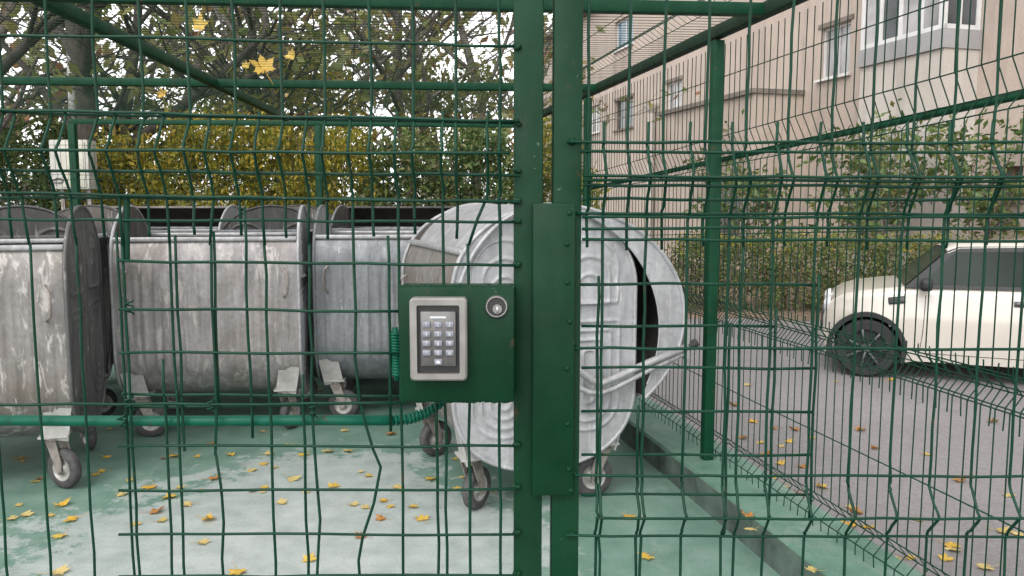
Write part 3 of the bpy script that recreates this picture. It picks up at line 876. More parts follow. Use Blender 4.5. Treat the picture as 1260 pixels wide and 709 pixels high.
def leaf(kind, p, s, rz, label, group, tilt=None, cat='leaf'):
    if kind not in leaf_src:
        mt = (LY, LY, LO, LP, LY, LO)[kind]
        o = LEAF[kind].build('fallen_leaf', mt, None, smooth=True); leaf_src[kind] = o
    else:
        o = leaf_src[kind].copy(); COL.objects.link(o)
    o.location = p; o.scale = (s, s, s); o.rotation_euler = tilt+Vector((0, 0, rz)) if tilt is not None else (rnd.uniform(-.12, .12), rnd.uniform(-.12, .12), rz)
    if tilt is None: o.location.z += .004*s
    o.name = 'fallen_leaf'
    tag(o, label, cat, group); return o
lr = random.Random(91)
pad_px = [(75, 623), (75, 660), (30, 635), (12, 640), (197, 642), (190, 631), (255, 640), (247, 669), (380, 691), (446, 662), (292, 705), (70, 706), (210, 612), (168, 645), (258, 548), (215, 562), (430, 556), (405, 556), (455, 586), (310, 579), (375, 560), (25, 565), (130, 563), (310, 605), (395, 480), (480, 535), (345, 533), (425, 530), (232, 622), (345, 620), (100, 600), (118, 585), (262, 590), (490, 602), (530, 590), (360, 590), (520, 640), (470, 640), (330, 560), (410, 600), (150, 610), (285, 560), (90, 640), (185, 600), (605, 605)]
def over_bin(x, y):
    for o in BIN:
        d = Matrix.Rotation(-o.rotation_euler.z, 2) @ Vector((x-o.location.x, y-o.location.y))
        for sx in (-1, 1):
            for sy in (-1, 1):
                if math.hypot(d.x-sx*.47, d.y-sy*.355) < .17: return True
    return False
for i, (u, v) in enumerate(pad_px):
    p = atZ(u, v, 0)
    if over_bin(p.x, p.y): continue
    kd = lr.choice((0, 1, 4, 3, 3, 0, 5, 3))
    nm = {0: 'yellow', 1: 'yellow', 4: 'yellow', 2: 'orange brown', 5: 'orange brown', 3: 'pale yellow'}[kd]
    leaf(kd, p, lr.uniform(.75, 1.2), lr.uniform(0, 6.3), nm+' fallen leaf on the worn pale green floor before the bins', nm+' leaves scattered on the pad')
n_ = 0
while n_ < 40:
    p = atZ(lr.uniform(0, 620), lr.uniform(520, 640), 0)
    if over_bin(p.x, p.y): continue
    kd = lr.choice((0, 1, 4, 3, 3, 5)); n_ += 1
    nm = {0: 'yellow', 1: 'yellow', 4: 'yellow', 2: 'orange brown', 5: 'orange brown', 3: 'pale yellow'}[kd]
    leaf(kd, p, lr.uniform(.5, .9), lr.uniform(0, 6.3), nm+' fallen leaf on the worn pale green floor before the bins', nm+' leaves scattered on the pad')
leaf(0, atZ(777, 638, 0), 1.0, 1.0, 'yellow leaf on bare green floor right of the post, farther of two', None)
leaf(4, atZ(797, 686, 0), 1.05, 2.2, 'yellow leaf on bare green floor right of the post, nearer of two', None)
leaf(2, atZ(921, 637, .155), 1.0, .5, 'curled orange brown leaf lying on the kerb by the mesh', None)
leaf(3, atZ(926, 653, .155), .75, 2.0, 'pale yellow leaf lying on the kerb below a curled brown one', None)
leaf(3, atZ(1000, 703, .155), .75, 1.0, 'pale leaf at the kerb edge low in front of the mesh', None)
road_px = [(950, 528), (962, 550), (970, 545), (975, 560), (985, 575), (940, 560), (950, 590), (968, 600), (985, 610), (960, 572), (1000, 540), (1030, 470), (1044, 625), (1056, 632), (1048, 648), (1068, 650), (1105, 690), (1122, 688), (1168, 672), (1165, 690), (1175, 678), (1180, 592), (1222, 520), (1232, 655), (1258, 660), (925, 520), (935, 545), (1010, 600), (1035, 645), (1060, 530), (1078, 553), (1140, 560), (1095, 468), (920, 475), (905, 500), (915, 540), (945, 610), (980, 530), (1215, 700), (1130, 640), (1240, 610)]
for i, (u, v) in enumerate(road_px):
    p = atZ(u, v, ROAD_Z)
    kd = lr.choice((0, 4, 3, 3, 1, 2))
    nm = {0: 'yellow', 1: 'yellow', 4: 'yellow', 2: 'orange brown', 5: 'orange brown', 3: 'pale yellow'}[kd]
    leaf(kd, p, lr.uniform(.8, 1.35), lr.uniform(0, 6.3), nm+' fallen leaf on the grey road beyond the side fence', nm+' leaves scattered on the road')
for (u, v, s, k, lab) in ((200, 117, 1.2, 0, 'yellow leaf caught on the roof mesh above the white cabinet'), (325, 84, 2.2, 4, 'large yellow leaf on the roof mesh, biggest of the three together'), (358, 70, 1.1, 1, 'small yellow leaf on the roof mesh just right of the biggest leaf'), (246, 33, 1.3, 0, 'yellow leaf hanging high beside the diagonal roof beam'), (353, 118, .55, 3, 'pale leaf below the far crossbar on the roof mesh'), (302, 82, .8, 1, 'yellow leaf on the roof mesh just left of the biggest leaf')):
    p = atZ(u, v, ROOF_Z+.03); leaf(k, p, s, lr.uniform(-.5, .5), lab, None, tilt=Vector((lr.uniform(1.15, 1.5), lr.uniform(-.35, .35), 0)))

# ------------------------------------------------------------------ foliage and trees
def leaf_quads(mb, c, n, spread, size, r2, narrow=.5, up=0.0, m=0):
    for _ in range(n):
        while True:
            q = Vector((r2.uniform(-1, 1), r2.uniform(-1, 1), r2.uniform(-1, 1)))
            if q.length < 1: break
        p = c + Vector((q.x*spread[0], q.y*spread[1], q.z*spread[2]))
        d = Vector((r2.gauss(0, 1), r2.gauss(0, 1), r2.gauss(0, 1)+up)).normalized(); s = d.orthogonal().normalized()
        s = (Matrix.Rotation(r2.uniform(0, 6.28), 3, d) @ s); L = size*r2.uniform(.6, 1.35); w = L*narrow*.5; nn = d.cross(s)
        mb.add([p, p+d*L*.45+s*w+nn*L*.08, p+d*L, p+d*L*.45-s*w+nn*L*.08], [(0, 1, 2, 3)], m)
bark = simple('dark_bark', (.055, .043, .035), .9, 0, .5, 14, .9, 30)
bark2 = simple('grey_bark', (.13, .11, .095), .9, 0, .45, 14, .9, 30)
def tree(name, label, cat, base, h, lean, seed, lmat, nleaf=22, lmul=8.0, lsize=.07, spread=.28, levels=4, tr=.11, bm_=bark, group=None, start=.25, droop=0.0, kids=(5, 4, 3), reach=.42):
    r2 = random.Random(seed); root = empty(name, base)
    tag(root, label, cat, group)
    tm = MB(); fm = MB(); tips = []
    def grow(p, d, L, r, lev):
        k = 5; pts = [p]; rs = [r]; q = p.copy(); dd = d.copy()
        for i in range(k):
            dd = (dd + Vector((r2.gauss(0, .13), r2.gauss(0, .13), r2.gauss(0, .08)+(.05-droop*lev*.05)))).normalized()
            q = q + dd*(L/k); pts.append(q.copy()); rs.append(r*(1-.62*(i+1)/k))
        tm.tube(pts, rs, 7 if lev == 0 else (5 if lev < 2 else 3), False)
        if lev >= levels-1:
            tips.extend(pts[2:]); return
        nk = kids[min(lev, len(kids)-1)]
        for j in range(nk):
            t = start+(1-start)*(j+r2.uniform(.3, 1))/nk if lev == 0 else r2.uniform(.3, 1)
            i = min(k-1, int(t*k)); pp = pts[i].lerp(pts[i+1], t*k-i if t < 1 else 1)
            a = r2.uniform(0, 2*PI); side = Vector((math.cos(a), math.sin(a), 0))
            nd = (dd*.45 + side*r2.uniform(.6, 1.1) + Vector((0, 0, r2.uniform(-.1, .45)-droop))).normalized()
            grow(pp, nd, L*r2.uniform(.45, .68)*(reach/.42 if lev == 0 else 1), rs[i]*.55, lev+1)
        if lev > 0: tips.append(pts[-1])
    grow(Vector((0, 0, 0)), (Vector((0, 0, 1))+Vector(lean)).normalized(), h, tr, 0)
    for t in tips:
        leaf_quads(fm, t, max(1, int(nleaf*lmul*r2.uniform(.3, 1.6))), (spread, spread, spread*.8), lsize*.56, r2)
    tm.build('trunk', bm_, root, smooth=True); fm.build('crown', lmat, root)
    return root
L_olive = leaf_mat('olive_autumn_leaves', [(.12, .14, .04), (.19, .20, .06), (.27, .26, .07), (.13, .18, .05), (.33, .25, .09), (.22, .24, .08)], .5, .45)
L_yel = leaf_mat('yellow_green_leaves', [(.15, .17, .02), (.27, .25, .025), (.40, .31, .03), (.13, .16, .02), (.50, .34, .03), (.19, .20, .03)], .5, .35)
L_grn = leaf_mat('dark_green_leaves', [(.055, .10, .024), (.085, .14, .033), (.13, .17, .045), (.065, .11, .028), (.16, .16, .045)], .5, .25)
L_far = leaf_mat('greyish_far_leaves', [(.20, .21, .10), (.25, .25, .12), (.17, .21, .09), (.32, .26, .13), (.22, .26, .11), (.36, .28, .09), (.30, .14, .08)], .55, .45)
L_hedge = leaf_mat('mixed_hedge_leaves', [(.06, .10, .024), (.10, .15, .033), (.16, .19, .04), (.09, .10, .035), (.15, .115, .05), (.08, .125, .03)], .55, .25)
TG = 'trees behind the enclosure'
tree('garden_tree', 'dark tree with low limbs just left of the leaning trunk', 'tree', (-5.6, 10.6, -.02), 4.6, (.1, 0, 0), 21, L_olive, 14, .075, .30, tr=.13, group=TG, kids=(9, 5, 4), start=.2, droop=.15, reach=.45)
tree('garden_tree', 'leafy olive tree between the leaning trunk and the yellow shrubs', 'tree', (-4.1, 12.4, -.02), 5.2, (.0, 0, 0), 22, L_olive, 14, .075, .34, tr=.11, group=TG, kids=(9, 5, 4), start=.2, droop=.1, reach=.45)
tree('garden_tree', 'dark trunked tree leaning right behind the white cabinet', 'tree', (-4.95, 9.8, -.02), 4.8, (.12, 0, 0), 11, L_olive, 16, .075, .30, tr=.17, group=TG, kids=(7, 5, 4), start=.3, droop=.1, reach=.5)
tree('garden_tree', 'dark multi branched tree filling the upper left corner', 'tree', (-6.0, 9.2, -.02), 5.2, (.05, -.05, 0), 12, L_olive, 16, .075, .32, tr=.2, group=TG, kids=(8, 5, 4), start=.2, droop=.1, reach=.5)
tree('garden_tree', 'thin leafed tree above the yellow shrubs left of centre', 'tree', (-3.3, 11.6, -.02), 5.4, (.05, 0, 0), 13, L_olive, 12, .075, .34, tr=.13, bm_=bark2, group=TG, kids=(8, 5, 4), start=.35, droop=.05, reach=.5)
tree('garden_tree', 'sparse brownish tree behind the yellow shrubs near the middle', 'tree', (-1.75, 13.0, -.02), 5.6, (-.03, 0, 0), 14, L_far, 12, .085, .38, tr=.12, bm_=bark2, group=TG, kids=(8, 5, 4), start=.3, reach=.5)
tree('garden_tree', 'greyish green tree just left of the gate stile', 'tree', (-.6, 12.0, -.02), 5.0, (.05, 0, 0), 15, L_far, 16, .075, .3, tr=.11, bm_=bark2, group=TG, kids=(9, 5, 4), start=.2, reach=.27)
tree('garden_tree', 'distant tree glimpsed through the gap between gate and post', 'tree', (.70, 17.0, -.3), 6.0, (0, 0, 0), 16, L_far, 10, .10, .3, tr=.10, bm_=bark2, group=TG, kids=(9, 4, 3), start=.15, reach=.10)
for i, (x, y, h, lab) in enumerate(((-14.5, 21, 7.5, 'tall far tree at the left edge beyond the garden trees'), (-12.0, 17, 6.5, 'far tree low in the left corner behind the cabinet'), (-9.0, 20, 7.5, 'tall far tree behind the left garden trees'), (-4.6, 22, 7.0, 'tall far tree seen above the yellow shrubs'), (-1.6, 24, 7.0, 'tall far tree above the container lids near centre'))):
    tree('far_tree', lab, 'tree', (x, y, -.1), h, (0, 0, 0), 30+i, L_far, 12, .14, .6, tr=.2, bm_=bark2, group='far trees', kids=(10, 5, 4), start=.15)
# shrubs
def shrub(name, label, base, w, d, h, n, lsize, mat, seed, narrow=.45, up=.6, stems=9, group=None, clump=14, top=None):
    r2 = random.Random(seed); root = empty(name, base); tag(root, label, 'shrub', group)
    sm = MB(); fm = MB()
    for i in range(stems):
        a = Vector((r2.uniform(-.35, .35)*w, r2.uniform(-.3, .3)*d, 0)); t = Vector((r2.uniform(-.5, .5)*w, r2.uniform(-.45, .45)*d, h*r2.uniform(.7, 1)))
        sm.tube([a, a.lerp(t, .35)+Vector((r2.gauss(0, .04), 0, 0)), a.lerp(t, .7)+Vector((r2.gauss(0, .05), 0, .03)), t], [.014, .011, .008, .003], 4, False)
    k = max(1, n//clump)
    for i in range(k):
        z = h*(r2.random()**.8); ww = w*(.5+.05*math.sin(z*5))*(1 if z < h*.75 else max(.35, 1-(z-h*.75)/h*1.6))
        c = Vector((r2.uniform(-1, 1)*ww, r2.uniform(-.5, .5)*d, z*r2.uniform(.92, 1.06)))
        leaf_quads(fm, c, clump, (.10, .10, .13), lsize, r2, narrow, up)
    if top:
        for k in range(55): leaf_quads(fm, Vector((r2.uniform(-.48, .48)*w, r2.uniform(-.42, .42)*d, h*(.93+r2.uniform(-.16, .12)))), 4, (.09, .09, .07), .055, r2, .5, .5, 1)
    sm.build('stem', bark2, root, smooth=True); fm.build('foliage', [mat, top] if top else mat, root)
    return root
SG = 'yellow green shrubs behind the back fence'
for i, (u, Y, w, h, lab) in enumerate(((165, 9.7, 1.1, 2.25, 'yellow green shrub right of the dark leaning trunk'), (258, 9.5, 1.1, 2.5, 'yellow green shrub over the rear raised lid'), (335, 9.7, 1.0, 2.45, 'yellow green shrub above the dark rounded container end'), (420, 9.6, 1.0, 2.35, 'yellow green shrub just right of the back fence post'))):
    p = atZ(u, 300, 0); X = (u-630)/FPX*Y
    shrub('garden_shrub', lab, (X, Y, -.02), w, .9, h, 9000, .075, L_yel, 50+i, .4, .8, group=SG)
for i, (u, Y, w, h, mt, lab) in enumerate(((500, 9.6, 1.1, 2.3, L_hedge, 'mixed brown and green shrub left of the gate stile'), (590, 9.8, 1.1, 2.4, L_grn, 'dark green shrub partly behind the gate stile'), (680, 10.2, 1.1, 2.4, L_yel, 'yellow shrub seen in the slit between gate and post'), (20, 10.3, 1.5, 2.5, L_grn, 'dark shrub at the far left behind the white cabinet'), (100, 10.9, 1.2, 2.7, L_hedge, 'brownish shrub behind the dark leaning trunk'))):
    X = (u-630)/FPX*Y
    shrub('garden_shrub', lab, (X, Y, -.02), w, .9, h, 7000, .075, mt, 70+i, .5, .4)
for i, (u, Y, w, h, mt, lab) in enumerate(((215, 11.6, 1.7, 3.3, L_olive, 'tall olive bush rising behind the yellow shrub by the trunk'), (390, 11.8, 1.7, 3.5, L_yel, 'tall pale yellow green bush behind the back fence post'), (560, 11.9, 1.7, 3.6, L_olive, 'tall olive bush behind the shrub left of the gate stile'))):
    X = (u-630)/FPX*Y
    shrub('garden_shrub', lab, (X, Y, -.02), w, 1.1, h, 8000, .07, mt, 90+i, .45, .4, stems=14)
# clipped hedge in front of the building, plant by plant
HG = 'hedge plants along the far side of the road'
hr = random.Random(5)
labs = ['hedge plant at the left end beside the fence post', 'hedge plant second from the fence post', 'hedge plant halfway between the fence post and the car', 'hedge plant just left of the car bonnet', 'hedge plant showing above the car bonnet', 'hedge plant behind the car windscreen pillar', 'hedge plant behind the car roof']
for i in range(7):
    X = 3.1+i*.78; Y = 13.2-.1*i
    r_ = shrub('hedge_plant', labs[i], (X, Y, ROAD_Z+.05), 1.0, .9, 1.17+hr.uniform(-.06, .06), 3200, .06, L_hedge, 100+i, .5, .2, group=HG, clump=10, top=L_yel)
# climbing bush and small trees by the building
SP = dict(bm_=bark2)
tree('street_shrub', 'leafy bush below the bay window, right of the plain wall', 'bush', (8.3, 14.2, ROAD_Z+.05), 2.3, (.02, 0, 0), 41, L_grn, 20, .075, .30, tr=.05, kids=(9, 5, 4), start=.3, reach=.36, **SP)
tree('street_shrub', 'thin leafed bush in front of the plain wall above the car', 'bush', (6.9, 14.8, ROAD_Z+.05), 2.2, (-.05, 0, 0), 42, L_grn, 17, .07, .28, tr=.05, kids=(8, 5, 4), start=.3, reach=.36, **SP)
tree('street_shrub', 'tall leafy bush at the right edge reaching above the fence fold', 'bush', (10.1, 14.6, ROAD_Z+.05), 3.0, (.05, 0, 0), 43, L_grn, 20, .08, .32, tr=.06, kids=(9, 5, 4), start=.25, reach=.36, **SP)
tree('street_shrub', 'low dark bush beside the porch behind the fence post', 'bush', (5.4, 17.5, ROAD_Z+.05), 1.9, (0, 0, 0), 44, L_grn, 17, .08, .3, tr=.05, kids=(8, 5, 4), start=.25, reach=.36, **SP)
tree('street_shrub', 'dark leafy bush between the porch and the plain wall', 'bush', (7.6, 16.4, ROAD_Z+.05), 2.3, (.05, 0, 0), 46, L_grn, 15, .085, .32, tr=.05, kids=(8, 5, 4), start=.2, reach=.36, **SP)
tree('street_shrub', 'small bush against the porch wall of the beige building', 'bush', (6.0, 21.5, ROAD_Z+.05), 2.6, (0, 0, 0), 45, L_hedge, 4, .09, .3, tr=.05, kids=(7, 5, 4), start=.35, reach=.33, **SP)

# ------------------------------------------------------------------ white cabinet and pole at the left
white = simple('chalky_white_paint', (.48, .46, .42), .6, 0, .15, 8)
c0, c1 = atY(63, 233, 8.9), atY(107, 172, 8.9)
wc = empty('metal_cabinet', ((c0.x+c1.x)/2, 8.9, -.02)); WO = wc.location.copy()
tag(wc, 'white metal cabinet on a stand beside the dark trunk behind the bins', 'cabinet')
mb = MB(); mb.bbox(((c0.x+c1.x)/2, 9.0, (c0.z+c1.z)/2), (c1.x-c0.x, .2, c1.z-c0.z), .012); mb.build('case', white, wc, smooth=True, off=WO, angle=40)
mb = MB(); mb.bbox(((c0.x+c1.x)/2+.05, 8.893, (c0.z+c1.z)/2), ((c1.x-c0.x)*.62, .012, (c1.z-c0.z)*.92), .004); dr = mb.build('door', simple('cream_panel', (.52, .49, .41), .55, 0, .1, 6), wc, smooth=True, off=WO, angle=40)
q = atY(72, 223, 8.89)
mb = MB(); mb.tube([q+Vector((.055*math.cos(a), -.004, .028*math.sin(a))) for a in [R(-20+i*20) for i in range(11)]], .007, 5); mb.tube([q+Vector((-.05, -.004, -.02)), q+Vector((.05, -.004, -.02))], .006, 5)
mb.build('emblem', M['black'], wc, smooth=True, off=WO)
mb = MB()
for sx in (-1, 1): mb.box(((c0.x+c1.x)/2+sx*.15, 9.02, c0.z/2), (.04, .04, c0.z))
mb.build('stand', M['caster'], wc, off=WO)
mb = MB(); a = atY(89, 260, 10.4); t = atY(81, -120, 10.4)
k = 30
mb.tube([Vector((a.x+(t.x-a.x)*i/k, 10.4, -.02+(t.z+.02)*i/k)) for i in range(k+1)], [.045*(1+rnd.uniform(-.12, .12)) for i in range(k+1)], 10)
m, n, l, b = newmat('white_pole_paint')
l.new(ramp(n, l, noise(n, l, 3, 6, .7, None, (1, 1, 3.5)), [(.42, (.16, .15, .14)), (.52, (.66, .65, .63))]), b.inputs['Base Color']); b.inputs['Roughness'].default_value = .7
o = mb.build('slim_pole', m, None, smooth=True); tag(o, 'slim whitewashed pole rising above the white cabinet', 'pole')

# ------------------------------------------------------------------ apartment building
FA = R(15); FD = Vector((-math.sin(FA), math.cos(FA), 0)); FN = Vector((-math.cos(FA), -math.sin(FA), 0)); F0 = Vector((7.96, 19.6, 0))
def s_of_u(u, off=0.0):
    k = (u-630)/FPX; o = F0+FN*off
    # account for pitch at horizon height (small): use plain ratio
    return (k*o.y-o.x)/(FD.x-k*FD.y)
def z_of(u, v, off=0.0):
    o = F0+FN*off+FD*s_of_u(u, off); return atY(u, v, o.y).z
def s_uv(u, v, off=0.0):
    s = s_of_u(u, off)
    for _ in range(6):
        o = F0+FN*off+FD*s; X = atY(u, v, o.y).x
        s += (X-o.x)/(FD.x-(X/o.y)*FD.y)
    return s
def fp3(s, off, z): return F0+FD*s+FN*off+Vector((0, 0, z))
def plaster(name, a, b_):
    m, n, l, b = newmat(name)
    tc = n.new('ShaderNodeTexCoord'); co = tc.outputs['Object']
    f = noise(n, l, .6, 7, .6, co); c = ramp(n, l, f, [(.3, a), (.7, b_)])
    st = noise(n, l, 2.2, 7, .65, co, (1, 1, .18), .4)
    c = mix(n, l, ramp(n, l, st, [(.48, g(0)), (.72, g(.5))]), c, [x*.6 for x in a])
    f2 = noise(n, l, 30, 4, .6, co)
    l.new(mix(n, l, 1.0, c, ramp(n, l, f2, [(.3, g(.9)), (.7, g(1.08))]), 'MULTIPLY'), b.inputs['Base Color']); b.inputs['Roughness'].default_value = .85
    bump(n, l, b, f2, .3, .01); return m
wallm = plaster('beige_plaster', (.38, .31, .265), (.465, .385, .33)); palewall = plaster('pale_patch_plaster', (.43, .385, .345), (.50, .455, .415))
baym = plaster('bay_band_grey', (.26, .25, .25), (.34, .33, .33))
wframe = simple('white_window_frame', (.58, .57, .56), .45, 0, .08, 5); bframe = simple('brown_window_frame', (.16, .10, .07), .6, 0, .25, 9)
ledge_m = simple('weathered_slab', (.17, .14, .12), .8, 0, .3, 4)
def glass(name, col):
    m, n, l, b = newmat(name); f = noise(n, l, .9, 3, .5)
    l.new(ramp(n, l, f, [(.35, [x*.6 for x in col]), (.65, [min(1, x*1.5) for x in col])]), b.inputs['Base Color'])
    b.inputs['Roughness'].default_value = .12; b.inputs['Specular IOR Level'].default_value = .6; return m
gl_dark = glass('dark_window_glass', (.07, .075, .08)); gl_cur = glass('curtained_window_glass', (.30, .29, .29)); gl_blue = glass('bluish_window_glass', (.12, .19, .25))
bld = empty('apartment_building', fp3(0, 0, 0)); BLO = bld.location.copy()
tag(bld, 'beige three storey apartment block with white bay window beside the road', 'building')
S0, S1, HB = -11.0, 27.0, 9.9
wins = []   # (s0, s1, z0, z1, frame, glass, sash count)
def wpx(u0, u1, v0, v1, fr, gl, n=2, lab=None):
    uc = (u0+u1)/2; vc = (v0+v1)/2
    a, c = s_uv(u1, vc), s_uv(u0, vc); wins.append((a, c, z_of(uc, v1), z_of(uc, v0), fr, gl, n, lab))
wpx(1010, 1046, 27, 92, wframe, gl_cur, 2, 'window with one dark and one pale sash')
wpx(757, 779, 121, 158, bframe, gl_dark, 2, 'dark brown framed window')
wpx(820, 839, 99, 135, wframe, gl_cur, 2, 'white framed window above the ledge')
wpx(757, 779, 20, 57, wframe, gl_blue, 2)
wpx(816, 842, 212, 258, wframe, gl_blue, 2, 'blue door beside white frame on the ground floor')
wpx(1098, 1140, 205, 246, wframe, gl_cur, 3)
wpx(1225, 1258, 205, 246, bframe, gl_dark, 2)
wpx(722, 737, 215, 250, wframe, gl_dark, 2)
wpx(726, 738, 130, 163, wframe, gl_cur, 2)
for s in (-2.5, -6.0): wins.append((s-.7, s+.7, 7.6, 9.0, wframe, gl_cur, 2, None))
wins.append((0-.7, .7, 7.6, 9.0, wframe, gl_cur, 2, None))
wins.append((-8.2, -6.9, 4.6, 6.0, wframe, gl_cur, 2, None))
ss = sorted({S0, S1, *[w[0] for w in wins], *[w[1] for w in wins]}); zs = sorted({ROAD_Z-.1, HB, *[w[2] for w in wins], *[w[3] for w in wins]})
mb = MB()
for i in range(len(ss)-1):
    for j in range(len(zs)-1):
        cs, cz = (ss[i]+ss[i+1])/2, (zs[j]+zs[j+1])/2
        if any(w[0] < cs < w[1] and w[2] < cz < w[3] for w in wins): continue
        mb.add([fp3(ss[i], 0, zs[j]), fp3(ss[i+1], 0, zs[j]), fp3(ss[i+1], 0, zs[j+1]), fp3(ss[i], 0, zs[j+1])], [(0, 1, 2, 3)])
DEP = .16
for w in wins:
    a, c, z0, z1 = w[:4]
    for (p, q) in (((a, z0), (c, z0)), ((c, z0), (c, z1)), ((c, z1), (a, z1)), ((a, z1), (a, z0))):
        mb.add([fp3(p[0], 0, p[1]), fp3(q[0], 0, q[1]), fp3(q[0], -DEP, q[1]), fp3(p[0], -DEP, p[1])], [(0, 1, 2, 3)])
for (s, d) in ((S0, 1), (S1, -1)):
    mb.add([fp3(s, 0, ROAD_Z-.1), fp3(s, -11, ROAD_Z-.1), fp3(s, -11, HB), fp3(s, 0, HB)], [(0, 1, 2, 3)])
mb.add([fp3(S0, -11, ROAD_Z-.1), fp3(S1, -11, ROAD_Z-.1), fp3(S1, -11, HB), fp3(S0, -11, HB)], [(0, 1, 2, 3)])
mb.build('wall', wallm, bld, off=BLO)
def fbox(mb, s0, s1, o0, o1, z0, z1, m=0):
    P = [fp3(s, o, z) for z in (z0, z1) for o in (o0, o1) for s in (s0, s1)]
    mb.add(P, [(0,2,3,1),(4,5,7,6),(0,1,5,4),(2,6,7,3),(0,4,6,2),(1,3,7,5)], m)
mb = MB(); fbox(mb, S0-.4, S1+.4, -11.4, .45, HB, HB+.18); mb.build('roof', ledge_m, bld, off=BLO, fix=True)
for (a, c, z0, z1, fr, gl, nn, lab) in wins:
    mb = MB(); t = .06
    fbox(mb, a, c, -DEP+.01, -DEP+.06, z0, z0+t); fbox(mb, a, c, -DEP+.01, -DEP+.06, z1-t, z1)
    for i in range(nn+1):
        s = a+(c-a-t)*i/nn; fbox(mb, s, s+t, -DEP+.008, -DEP+.064, z0+t, z1-t)
    w = mb.build('window', fr, bld, off=BLO, fix=True)
    if lab: w['label'] = lab
    mb = MB(); fbox(mb, a, c, -DEP-.03, -DEP+.025, z0+.01, z1-.01); mb.build('pane', gl, w, off=BLO, fix=True)
    mb = MB(); fbox(mb, a-.08, c+.08, .003, .10, z0-.06, z0-.005); mb.build('sill', wframe if fr is wframe else ledge_m, w, off=BLO, fix=True)
    mb = MB(); fbox(mb, a-.10, c+.10, .003, .03, z1+.01, z1+.12); mb.build('lintel', ledge_m if lab else wallm, w, off=BLO, fix=True)
# bay window
BO2 = .85
sa, sb = s_uv(1161, 45, BO2), s_uv(1058, 70, BO2)
zb0 = z_of(1161, 55, BO2); zb1 = zb0+.36; zb2 = zb1+1.65
mb = MB(); fbox(mb, sa-.03, sb+.03, .004, BO2+.03, zb0, zb1); bay = mb.build('bay_window', baym, bld, off=BLO, fix=True); bay['label'] = 'projecting white bay window over a grey band'
mb = MB(); fbox(mb, sa, sb, .006, BO2, zb2, zb2+.9); fbox(mb, sa-.25, sb+.25, .004, BO2+.2, zb2+.9, zb2+1.0); mb.build('bay_top', palewall, bay, off=BLO, fix=True)
mb = MB(); t = .09
for s in [sa+(sb-sa-t)*i/4 for i in range(5)]: fbox(mb, s, s+t*(1.6 if s in (sa,) else 1), BO2-.07, BO2, zb1, zb2)
fbox(mb, sa, sb, BO2-.075, BO2+.004, zb1+.003, zb1+t); fbox(mb, sa, sb, BO2-.075, BO2+.004, zb2-t, zb2-.003)
for o_ in (.008, BO2-.40): fbox(mb, sa, sa+.07, o_, o_+t, zb1+t, zb2-t)
fbox(mb, sa-.003, sa+.07, .007, BO2-.075, zb1+.003, zb1+t); fbox(mb, sa-.003, sa+.07, .007, BO2-.075, zb2-t, zb2-.003)
mb.build('bay_frame', wframe, bay, off=BLO, fix=True)
for i in range(4):
    s = sa+(sb-sa)*i/4; mb = MB(); fbox(mb, s+.08, s+(sb-sa)/4, BO2-.045, BO2-.03, zb1+.05, zb2-.05); mb.build('bay_pane', (gl_cur, gl_cur, gl_dark, gl_cur)[i], bay, off=BLO, fix=True)
mb = MB(); fbox(mb, sa+.03, sa+.045, .05, BO2-.08, zb1+.05, zb2-.05); mb.build('bay_pane', gl_dark, bay, off=BLO, fix=True)
# pale wall below the bay
mb = MB(); fbox(mb, sa, sb, .004, BO2-.03, ROAD_Z, zb0-.004); mb.build('pale_panel', palewall, bld, off=BLO, fix=True)
# porch extension with slab
PO_ = 1.55
pa, pb = s_uv(924, 107, PO_), s_uv(809, 139, PO_)
pz = z_of(924, 107, PO_)
mb = MB(); fbox(mb, pa, pb, .004, PO_-.10, ROAD_Z, pz-.12); porch = mb.build('porch', wallm, bld, off=BLO, fix=True)
mb = MB(); fbox(mb, pa-.06, pb+.1, .003, PO_, pz-.12, pz); mb.build('porch_slab', ledge_m, porch, off=BLO, fix=True)
mb = MB(); fbox(mb, pa+.5, pa+1.9, PO_-.099, PO_-.06, ROAD_Z+.3, 2.2); mb.build('porch_door', gl_dark, porch, off=BLO, fix=True)
# downpipe with hopper
s = s_uv(801, 190, .15)
zt = z_of(801, 128, .15)
mb = MB()
if PO_ > 0:
    off_ = PO_+.12 if pa < s < pb else .14
s = s_uv(801, 190, off_); zt = z_of(801, 128, off_)
p0, p1 = fp3(s, off_, ROAD_Z), fp3(s, off_, zt)
mb.tube([p0, p1-Vector((0, 0, .5)), p1-Vector((0, 0, .32))], .13, 10); mb.tube([p1-Vector((0, 0, .32)), p1-Vector((0, 0, .12)), p1], [.13, .27, .28], 10)
mb.build('drainpipe', palewall, bld, smooth=True, off=BLO, angle=40)

